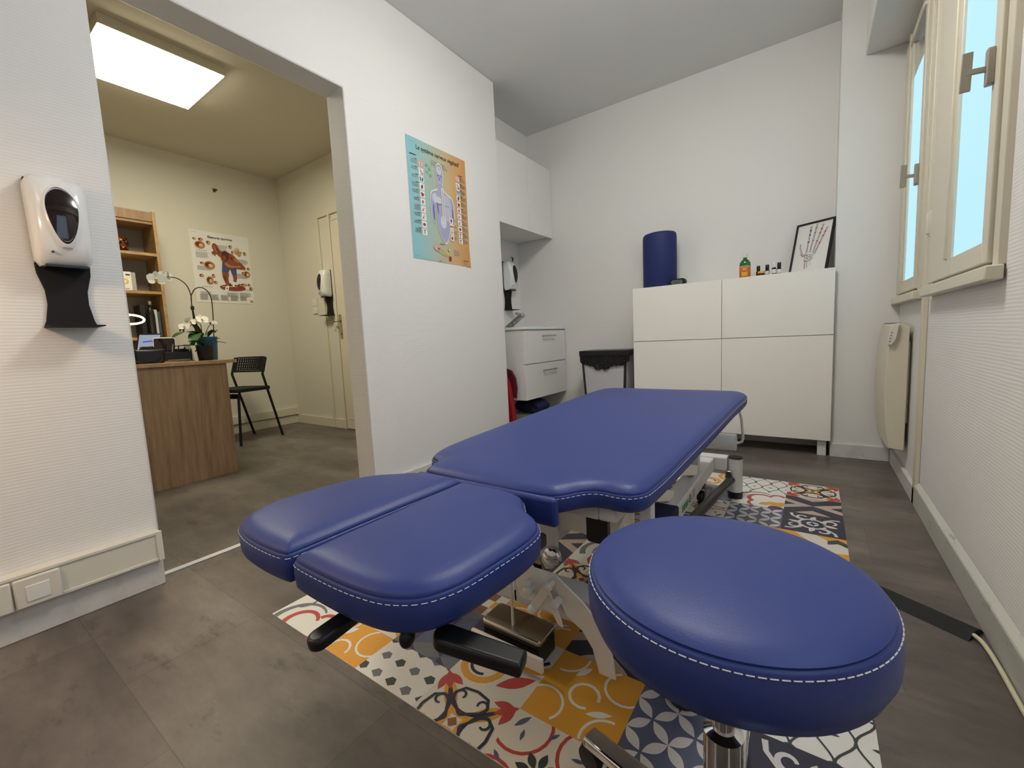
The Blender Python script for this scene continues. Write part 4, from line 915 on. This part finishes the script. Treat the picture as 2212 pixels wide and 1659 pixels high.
# hand
s.C('tan', [(.385, .47), (.395, .455), (.41, .462), (.425, .50), (.415, .505), (.405, .49), (.406, .53), (.400, .53), (.396, .50), (.392, .54), (.386, .54), (.385, .50), (.376, .535), (.370, .532), (.376, .495), (.362, .52), (.357, .515), (.370, .48)])
# athlete
s.E('ringred', .315, .150, .115, .030); s.R('muscledark', .28, .165, .30, .19); s.R('muscledark', .325, .155, .345, .178); s.P('halo', [(.22, .158), (.35, .165), (.35, .161), (.22, .154)])
s.C('muscle', [(.20, .555), (.178, .545), (.172, .515), (.185, .485), (.20, .462), (.235, .43), (.26, .415), (.275, .44), (.265, .475), (.235, .500), (.222, .53)])       # raised arm
s.C('muscle', [(.185, .485), (.170, .475), (.158, .460), (.172, .462), (.168, .445), (.182, .452), (.188, .435), (.198, .455), (.205, .47)])
s.C('muscle', [(.245, .46), (.29, .485), (.345, .465), (.385, .42), (.43, .375), (.445, .35), (.43, .335), (.38, .335), (.34, .345), (.30, .345), (.265, .33), (.25, .38), (.235, .43)])
s.C('shorts', [(.25, .395), (.238, .33), (.235, .285), (.262, .275), (.285, .285), (.305, .325), (.325, .265), (.355, .262), (.362, .31), (.36, .345), (.32, .34), (.275, .36)])
s.C('muscle', [(.238, .29), (.236, .24), (.25, .20), (.262, .165), (.282, .165), (.284, .205), (.282, .235), (.290, .285)])
s.C('muscle', [(.325, .268), (.328, .23), (.322, .205), (.338, .20), (.355, .225), (.358, .268)])
s.C('halo', [(.245, .135), (.255, .160), (.280, .165), (.276, .135), (.262, .105), (.246, .108)]); s.C('halo', [(.318, .21), (.312, .17), (.328, .165), (.342, .20)]); s.E('ink', .262, .14, .006, .006)
s.C('muscledark', [(.245, .455), (.255, .485), (.28, .497), (.305, .48), (.31, .45), (.295, .41), (.275, .395), (.255, .41)]); s.E('muscle', .268, .43, .014, .022)
s.C('musclelight', [(.265, .37), (.28, .385), (.31, .365), (.345, .362), (.40, .368), (.40, .352), (.34, .345), (.295, .342)])
s.E('musclelight', .37, .415, .03, .010, -.7); s.E('muscledark', .33, .43, .02, .008, -.7); s.E('muscledark', .255, .23, .006, .03, .15); s.E('musclelight', .20, .50, .008, .03, .4); s.E('muscledark', .215, .49, .006, .03, .5)
s.b.build('print', s.names, sh, flip=True)
tag(MB().prism([(0, .0), (.012, .0), (.030, .018), (.040, .036), (.026, .030), (.020, .038), (.010, .030), (-.004, .036), (.0, .018)], .0, .008, lambda u, v, d: (-4.66+d, 1.870+u, 2.312+v)).build('picture_hook', 'brass', bevel=.001), 'small brass picture hook high on the office wall above the poster', 'hook')

# ------------------------------------------------------------------ office
LP = thing('ceiling_light', 'square LED panel glowing on the office ceiling', 'light', (-3.33, 1.06, 2.575))
b = MB(); x0, x1, y0, y1 = -3.635, -3.045, .775, 1.365
b.box(x0, x1, y0, y1, 2.52, 2.575); b.build('housing', 'offceil', LP, bevel=.002)
b = MB().box(x0+.006, x1-.006, y0+.006, y1-.006, 2.513, 2.519); b.build('diffuser', 'panel', LP)
LM = thing('ceiling_light', 'round opal ceiling lamp of the treatment room above the far end of the couch', 'light', (-.55, 1.55, HC))
MB().lathe([(.20, 2.57), (.20, HC)], (-.55, 1.55, 0), 40).build('housing', 'offceil', LM); MB().lathe([(.05, 2.46), (.19, 2.463), (.215, 2.475), (.22, 2.50), (.22, 2.568)], (-.55, 1.55, 0), 40).build('opal_shade', 'panelmain', LM)
BS = thing('bookshelf', 'oak bookcase with open compartments in the office corner behind the desk', 'bookshelf', (-4.5, 1.0, 0))
for y0 in (.60, 1.288): MB().box(-4.655, -4.36, y0, y0+.022, 0, 1.953).build('side_panel', ['oakh'], BS, bevel=.001)
MB().box(-4.64, -4.372, .622, 1.288, 1.851, 1.873).build('shelf', 'oakh', BS, bevel=.001); MB().box(-4.378, -4.364, .622, 1.288, 1.873, 1.945).build('header_board', 'oak', BS, bevel=.001)
MB().box(-4.36, -4.359, 1.288, 1.310, 0, 1.953).build('edge_band', 'oakedge', BS)
for z0 in (1.601, 1.299, .931, .50, .08): MB().box(-4.64, -4.362, .622, 1.288, z0, z0+.022).build('shelf', 'oakedge', BS, bevel=.001)
MB().box(-4.656, -4.645, .622, 1.288, .06, 1.94).build('back_panel', 'greyback', BS)
SK = thing('skull_ornament', 'amber and black skull ornament on the upper shelf', 'ornament', (-4.46, 1.10, 1.623))
b = MB().ell((-4.46, 1.095, 1.70), .055, .05, .052, 20, 12); b.xf(lambda v: (v.x, v.y, v.z)).build('cranium', 'copper', SK)
MB().ell((-4.43, 1.10, 1.648), .032, .034, .028, 16, 8).xf(lambda v: (v.x, v.y, max(v.z, 1.6235))).build('jaw', 'copper', SK)
for dy in (-.018, .02): MB().ell((-4.408, 1.098+dy, 1.695), .008, .013, .012).build('eye_socket', 'black', SK)
BX = thing('product_box', 'white box with a yellow ring on the middle shelf', 'box', (-4.42, 1.07, 1.321))
MB().box(-4.50, -4.40, 1.00, 1.118, 1.321, 1.468).build('carton', 'paper', BX, bevel=.001)
b = MB()
for i in range(20):
    a, c = 2*pi*i/20, 2*pi*(i+1)/20; b.poly([(-4.3995, 1.078+.022*cos(a), 1.392+.022*sin(a)), (-4.3995, 1.078+.022*cos(c), 1.392+.022*sin(c)), (-4.3995, 1.078+.011*cos(c), 1.392+.011*sin(c)), (-4.3995, 1.078+.011*cos(a), 1.392+.011*sin(a))])
b.build('yellow_ring', 'yellow', BX, flip=True)
M['bluetext'] = mat('dark blue print', '27405f', .6)
b = MB(); b.poly([(-4.3995, y, z_) for y, z_ in ((1.085, 1.438), (1.112, 1.438), (1.112, 1.450), (1.085, 1.450))]); b.poly([(-4.3995, y, z_) for y, z_ in ((1.07, 1.335), (1.10, 1.335), (1.10, 1.338), (1.07, 1.338))]); b.build('lettering', 'bluetext', BX, flip=True)
tag(MB().box(-4.53, -4.42, 1.122, 1.150, 1.321, 1.468).build('grey_box', mat('grey card', 'a7a69c', .6), bevel=.001), 'slim grey box just right of the white box on the middle shelf', 'box')
bk = [(1.150, .034, .262, '222122', 'black lever folder among the books, left of the white-spined book'), (1.205, .024, .18, '33302e', 'dark brown book left of the white-spined book'), (1.231, .027, .226, 'd3d0c4', 'white-spined book standing on the lower shelf'), (1.260, .017, .212, '46565f', 'blue-grey book at the right end of the lower shelf')]
for k, (y0, w, h, c, lab) in enumerate(bk):
    o = thing('book', lab, 'book', (-4.48, y0+w/2, .953), 'books on the lower shelf')
    MB().box(-4.58, -4.42, y0, y0+w, .953, .953+h).build('cover', mat('book cover %d' % k, c, .55), o, bevel=.002)
    MB().box(-4.575, -4.4175, y0+.003, y0+w-.003, .955+h*.08, .953+h*.12).build('spine_band', 'ink' if k == 2 else 'greyink', o)
DG = thing('decanter', 'dark faceted bottle in front of the folders on the lower shelf', 'bottle', (-4.40, 1.20, .953))
MB().lathe([(.020, 0), (.024, .01), (.026, .17), (.022, .215), (.013, .235), (.012, .26)], (-4.395, 1.208, .953), 10).build('bottle_body', 'black', DG, angle=20)
MB().lathe([(.014, .26), (.018, .263), (.018, .290), (.010, .293)], (-4.395, 1.208, .953), 16).build('stopper', 'steel', DG)
DK = thing('desk', 'sonoma oak desk with solid end panel in the office', 'desk', (-3.7, .93, 0))
MB().box(-4.30, -3.145, .46, 1.29, .735, .757).build('desktop', 'oakedge', DK, bevel=.0015)
b = MB().box(-3.190, -3.168, .50, 1.234, 0, .735); b.build('end_panel', 'oakv', DK, bevel=.001) if 'oakv' in M else None
M['oakv'] = wood_mat('vertical grain oak', 'a48565', '7f6347', (1, 9, .7), 4)
if 'end_panel' not in [c.name for c in DK.children]: b.build('end_panel', 'oakv', DK, bevel=.001)
MB().box(-4.28, -4.258, .50, 1.234, 0, .735).build('end_panel', 'oakv', DK, bevel=.001)
MB().box(-4.258, -3.190, .86, .878, .35, .735).build('modesty_panel', 'oakv', DK)
zd = .757
# camera
CA = thing('dslr_camera', 'black camera lying on the near corner of the desk', 'camera', (-3.30, .87, zd))
b = MB().box(-3.335, -3.275, .80, .942, zd, zd+.085); b.build('camera_body', 'black', CA, bevel=.012, seg=3)
MB().prism([(.83, .08), (.845, .105), (.895, .105), (.912, .08)], -3.33, -3.285, lambda u, v, dd: (dd, u, zd+v)).build('viewfinder_hump', 'black', CA, bevel=.004)
MB().lathe([(.032, 0), (.034, .03), (.030, .06)], (-3.40, .87, zd+.042), 24, 'x').build('lens', 'black', CA)
MB().tube(catmull([(-3.29, .80, zd+.07), (-3.25, .785, zd+.03), (-3.22, .82, zd+.004), (-3.24, .90, zd+.004), (-3.28, .935, zd+.05)], 5, False), .004, 6).build('strap', 'blackmatt', CA)
LT = thing('laptop', 'open laptop with lit screen behind the camera on the desk', 'laptop', (-3.75, .95, zd))
MB().box(-3.93, -3.72, .80, 1.04, zd, zd+.014).build('keyboard_base', 'steel', LT, bevel=.003)
lf = lambda u, v, dd: Vector((-3.705+.035*v/.19+dd, .90+u+.02*v/.19, zd+.012+v))
# lid leans, its screen faces the right-hand side of the room
MB().prism([(0, 0), (.125, 0), (.135, .185), (.01, .185)], -.006, 0, lf).build('lid', 'blackmatt', LT, bevel=.002)
MB().prism([(.006, .012), (.119, .012), (.129, .177), (.016, .177)], 0, .001, lf).build('screen', 'screen', LT)
b = MB(); b.poly([lf(.035, .125, .0016), lf(.115, .135, .0016), lf(.116, .143, .0016), lf(.035, .133, .0016)]); b.build('screen_bar', mat('blue bar', '2f5fae', .5, emit=(.2, .4, .8), es=.3), LT, flip=True)
b = MB(); b.poly([lf(.012, .05, .002), lf(.050, .085, .002), lf(.060, .06, .002), lf(.02, .02, .002)]); b.build('sticky_note', 'organpink', LT, flip=True)
TB = thing('tablet', 'dark glossy screen leaning back right of the laptop', 'screen', (-3.6, 1.06, zd))
tf = lambda u, v, dd: Vector((-3.60-.045*v/.165+dd, .975+u+.02*v/.165, zd+.004+v))
MB().prism(rrect(0, .125, 0, .165, .01, 3), -.008, 0, tf).build('tablet_body', 'steelwhite', TB); MB().prism(rrect(.004, .121, .004, .158, .008, 3), 0, .0012, tf).build('glass_front', 'photo', TB)
OG = thing('desk_organizer', 'black desk organizer tray with pens beside the orchid pot', 'organizer', (-3.37, 1.03, zd))
b = MB(); b.box(-3.42, -3.33, .955, 1.105, zd+.008, zd+.012); b.box(-3.333, -3.33, .955, 1.105, zd+.012, zd+.065); b.box(-3.42, -3.417, .955, 1.105, zd+.012, zd+.085); b.box(-3.42, -3.33, .955, .958, zd+.012, zd+.065); b.box(-3.42, -3.33, 1.102, 1.105, zd+.012, zd+.080); b.build('tray', 'black', OG, bevel=.001)
MB().box(-3.43, -3.32, .952, 1.112, zd, zd+.008).build('wooden_base', 'oakedge', OG, bevel=.002)
MB().box(-3.328, -3.3265, .97, 1.09, zd+.012, zd+.016).build('metal_strip', 'steel', OG)
for k in range(5): MB().tube([(-3.40+.012*k, .99+.02*k, zd+.014), (-3.41+.02*k, 1.0+.025*k, zd+.125-.01*k)], .0035, 6).build('pen', ('black', 'steel', 'black', 'blackmatt', 'steel')[k], OG)
tag(MB().tube(catmull([(-3.36, 1.02, zd+.10), (-3.34, 1.06, zd+.104), (-3.30, 1.11, zd+.104), (-3.28, 1.125, zd+.095), (-3.285, 1.108, zd+.06)], 5, False), .003, 6).build('charging_cable', 'black'), 'thin black cable reaching from the organizer to the orchid pot', 'cable')
NB = tag(MB().prism([(0, 0), (.055, 0), (.035, .115), (-.005, .115)], -3.49, -3.485, lambda u, v, dd: (dd, 1.115+u, zd+v)).build('note_card', 'paper', bevel=.001), 'white card standing between the organizer and the flower pot', 'card')
RL = thing('ring_lamp', 'small glowing ring lamp on a stand behind the desk', 'lamp', (-4.02, .96, zd))
b = MB(); P = [Vector((-3.90+.055*cos(a), .945+.085*sin(a), 1.063+.028*cos(a)-.006*sin(a))) for a in [2*pi*k/36 for k in range(37)]]; b.tube(P, .0058, 10, cap=False); b.build('light_ring', 'ring', RL)
MB().tube([(-4.03, .945, zd), (-4.03, .945, 1.02), (-3.95, .945, 1.045)], .006, 8).build('stand', 'black', RL); MB().lathe([(.05, 0), (.05, .01), (.01, .014)], (-4.03, .945, zd), 24).build('base', 'black', RL)
# pots and orchids
def pot(x, y, r, h, m, nm, lab):
    p = thing(nm, lab, 'pot', (x, y, zd)); MB().lathe([(r*.80, 0), (r*.82, .003), (r, h), (r*.93, h), (r*.76, .02)], (x, y, zd), 32).build('pot_body', m, p)
    MB().lathe([(.002, h*.86), (r*.90, h*.85)], (x, y, zd), 24).build('soil', 'walnut', p); return p
pot(-3.285, 1.166, .052, .098, 'black', 'black_pot', 'small black plant pot at the front edge of the desk')
pot(-3.40, 1.222, .062, .158, 'teal', 'blue_pot', 'taller blue glazed pot just behind the black pot')
def leafmb(b, base, tip, w, droop=.02, n=8):
    base, tip = Vector(base), Vector(tip); d = tip-base; side = d.cross(Vector((0, 0, 1))); side = side.normalized() if side.length > .01 else Vector((0, 1, 0)); vs = []
    for i in range(n+1):
        t = i/n; c = base+d*t+Vector((0, 0, droop*4*t*(1-t))); ww = w*math.sqrt(max(0, sin(pi*min(.97, t*.93+.05)))); vs += [c-side*ww, c-Vector((0, 0, .004)), c+side*ww]
    b.add(vs, [(3*i+k, 3*i+k+1, 3*i+k+4, 3*i+k+3) for i in range(n) for k in (0, 1)])
def flower(b, c, s, face):
    c = Vector(c); f = Vector(face).normalized(); u = f.cross(Vector((0, 0, 1))).normalized(); v = u.cross(f)
    for k, (a, w, l) in enumerate(((90, .36, 1), (210, .34, .95), (330, .34, .95), (15, .58, 1.0), (165, .58, 1.0))):
        d = u*cos(rad(a))+v*sin(rad(a)); e = d.cross(f); P = [c+f*.002*k]
        P = [c+d*(s*l*t)+e*(s*w*sin(pi*min(.98, t))**.7*sg)+f*(s*.25*t*t) for sg, ts in ((1, (0, .2, .45, .7, .9, 1)), (-1, (.9, .7, .45, .2))) for t in ts]
        b.m = 0; b.poly([p+f*(.0012*k) for p in P])
    b.m = 1; b.ell(c+f*.006, s*.16, s*.16, s*.16, 8, 6)
OR = thing('orchid', 'white orchid with arching stems and hoop growing from the blue pot', 'plant', (-3.40, 1.222, zd+.13))
b = MB(); b.tube(catmull([(-3.36, 1.155, .88), (-3.34, 1.14, 1.00), (-3.33, 1.135, 1.12), (-3.33, 1.137, 1.185), (-3.33, 1.118, 1.25), (-3.33, 1.072, 1.288), (-3.33, 1.02, 1.292)], 6, False), .0032, 8); b.tube([(-3.37, 1.19, .87), (-3.345, 1.15, 1.03), (-3.33, 1.137, 1.12)], .0028, 8); b.build('flower_stem', 'stem', OR)
b = MB().tube(catmull([(-3.36, 1.16, .88), (-3.335, 1.137, 1.14), (-3.33, 1.150, 1.205), (-3.33, 1.172, 1.232), (-3.33, 1.205, 1.238), (-3.33, 1.238, 1.212), (-3.335, 1.255, 1.15), (-3.34, 1.252, 1.02), (-3.35, 1.245, .87)], 6, False), .0032, 8); b.build('support_hoop', 'hoop', OR)
MB().box(-3.338, -3.322, 1.128, 1.146, 1.09, 1.115).build('clip', 'hoop', OR, bevel=.003)
for (c, s_, f) in (((-3.31, .958, 1.268), .050, (1, -.1, .1)), ((-3.33, 1.005, 1.292), .045, (1, .3, .1)), ((-3.34, 1.03, 1.300), .038, (.4, .9, .2))):
    b = MB(); flower(b, c, s_, f); b.build('blossom', ['petal', 'yellow'], OR, flip=True)
b = MB()
for base, tip, w, dr in (((-3.37, 1.18, .92), (-3.30, 1.005, .915), .042, .035), ((-3.37, 1.18, .92), (-3.24, 1.08, .860), .038, .045), ((-3.38, 1.19, .92), (-3.36, 1.13, 1.02), .026, .01), ((-3.39, 1.23, .92), (-3.33, 1.265, .955), .022, .02), ((-3.38, 1.22, .92), (-3.46, 1.30, .95), .025, .02)):
    m_ = MB(); leafmb(m_, base, tip, w, dr); m_.build('leaf', 'leaf', OR)
OR2 = thing('small_orchid', 'small orchid with white blossoms and buds in the black pot', 'plant', (-3.285, 1.166, zd+.08))
for base, tip, w, dr in (((-3.285, 1.166, .845), (-3.23, 1.06, .885), .020, .02), ((-3.285, 1.17, .845), (-3.25, 1.245, .90), .018, .02), ((-3.285, 1.17, .845), (-3.24, 1.275, .868), .016, .02)):
    m_ = MB(); leafmb(m_, base, tip, w, dr); m_.build('leaf', 'leaf', OR2)
b = MB(); b.tube(catmull([(-3.285, 1.166, .84), (-3.275, 1.155, .93), (-3.27, 1.15, .99), (-3.26, 1.12, 1.0), (-3.255, 1.06, .965), (-3.25, 1.03, .96)], 5, False), .0025, 6); b.tube(catmull([(-3.28, 1.17, .85), (-3.275, 1.17, .92), (-3.27, 1.20, .985), (-3.27, 1.22, .99)], 5, False), .002, 6); b.build('flower_stem', 'stem', OR2)
for (c, s_, f) in (((-3.26, 1.155, 1.02), .040, (1, .2, .6)), ((-3.26, 1.125, 1.005), .030, (1, -.3, .5)), ((-3.25, 1.055, .975), .032, (.9, -.5, .5)), ((-3.30, 1.095, 1.015), .030, (-.5, -.6, .5)), ((-3.265, 1.225, 1.0), .020, (1, .3, .5))):
    b = MB(); flower(b, c, s_, f); b.build('blossom', ['petal', 'yellow'], OR2, flip=True)
for c in ((-3.25, 1.03, .955), (-3.25, 1.047, .952), (-3.265, 1.205, 1.0)): MB().ell(c, .006, .006, .007, 8, 6).build('bud', 'stem', OR2)
# folding chair (local coords, facing -y)
CH = thing('chair', 'black metal chair with perforated backrest beside the desk', 'chair', (-4.22, 1.74, 0), rz=rad(17.2))
W_ = dict(world=False)
for sx in (-1, 1):
    MB().tube([(sx*.175, .235, .0), (sx*.180, .115, .45), (sx*.183, .075, .60), (sx*.185, .085, .625), (sx*.185, .125, .745)], .0105, 10).build('leg', 'blackmatt', CH, **W_)
    MB().tube([(sx*.175, -.205, .0), (sx*.172, -.175, .425)], .0105, 10).build('leg', 'blackmatt', CH, **W_)
b = MB().prism(rrect(-.185, .185, -.205, .155, .03), .0, .030, lambda u, v, dd: (u, v, .446+dd+.012*(abs(v)/.2)**2)); b.build('seat', 'blackmatt', CH, bevel=.004, **W_)
MB().box(-.172, .172, -.185, -.155, .405, .445).build('front_apron', 'blackmatt', CH, bevel=.004, **W_)
b = MB(); cols, rws = 13, 5; bw = .165; z0, z1 = .615, .765
def bow(v): k = (v.x/.17)**2; return (v.x, .085+.04*((v.z-.62)/.13)+.022*(1-k)+(v.y), v.z)
def plate(x0, x1, za, zb): b.box(x0, x1, -.005, .005, za, zb)
plate(-.185, -bw+.012, z0, z1-.012); plate(bw-.012, .185, z0, z1-.012); 
dx = (2*bw-.024)/cols
hz = .0165; zz = .640
for r_i in range(rws+1):
    za = zz+r_i*.0235-.0105; b_h = .0105
    for k in range(cols): plate(-bw+.012+k*dx, -bw+.012+(k+1)*dx, za+.001, za+b_h-.0015)
for r_i in range(rws):
    za = zz+r_i*.0235
    for k in range(cols+1): xx = -bw+.012+k*dx; plate(max(xx-dx*.20, -bw+.012), min(xx+dx*.20, bw-.012), za-.002, za+.015)
plate(-bw+.012, bw-.012, .615, .6295)
b.xf(bow).build('backrest', 'blackmatt', CH, **W_)
# office switches
for (z0, lab) in ((1.225, 'upper cream light switch left of the office dispenser'), (1.150, 'lower cream light switch left of the office dispenser')):
    o = thing('light_switch', lab, 'switch', (-4.12, 2.47, z0), 'office light switches'); MB().box(-4.165, -4.085, 2.460, 2.47, z0, z0+.074).build('plate', 'plastic', o, bevel=.003)
    MB().box(-4.143, -4.107, 2.457, 2.461, z0+.018, z0+.056).build('rocker', 'plastic', o, bevel=.002)
tag(MB().tube(catmull([(-4.64, 1.36, 1.26), (-4.645, 1.385, 1.15), (-4.645, 1.38, 1.0), (-4.645, 1.35, .8), (-4.645, 1.35, .2)], 6, False), .004, 6).build('wall_cable', 'black'), 'thin black cable hanging on the wall beside the bookcase', 'cable')
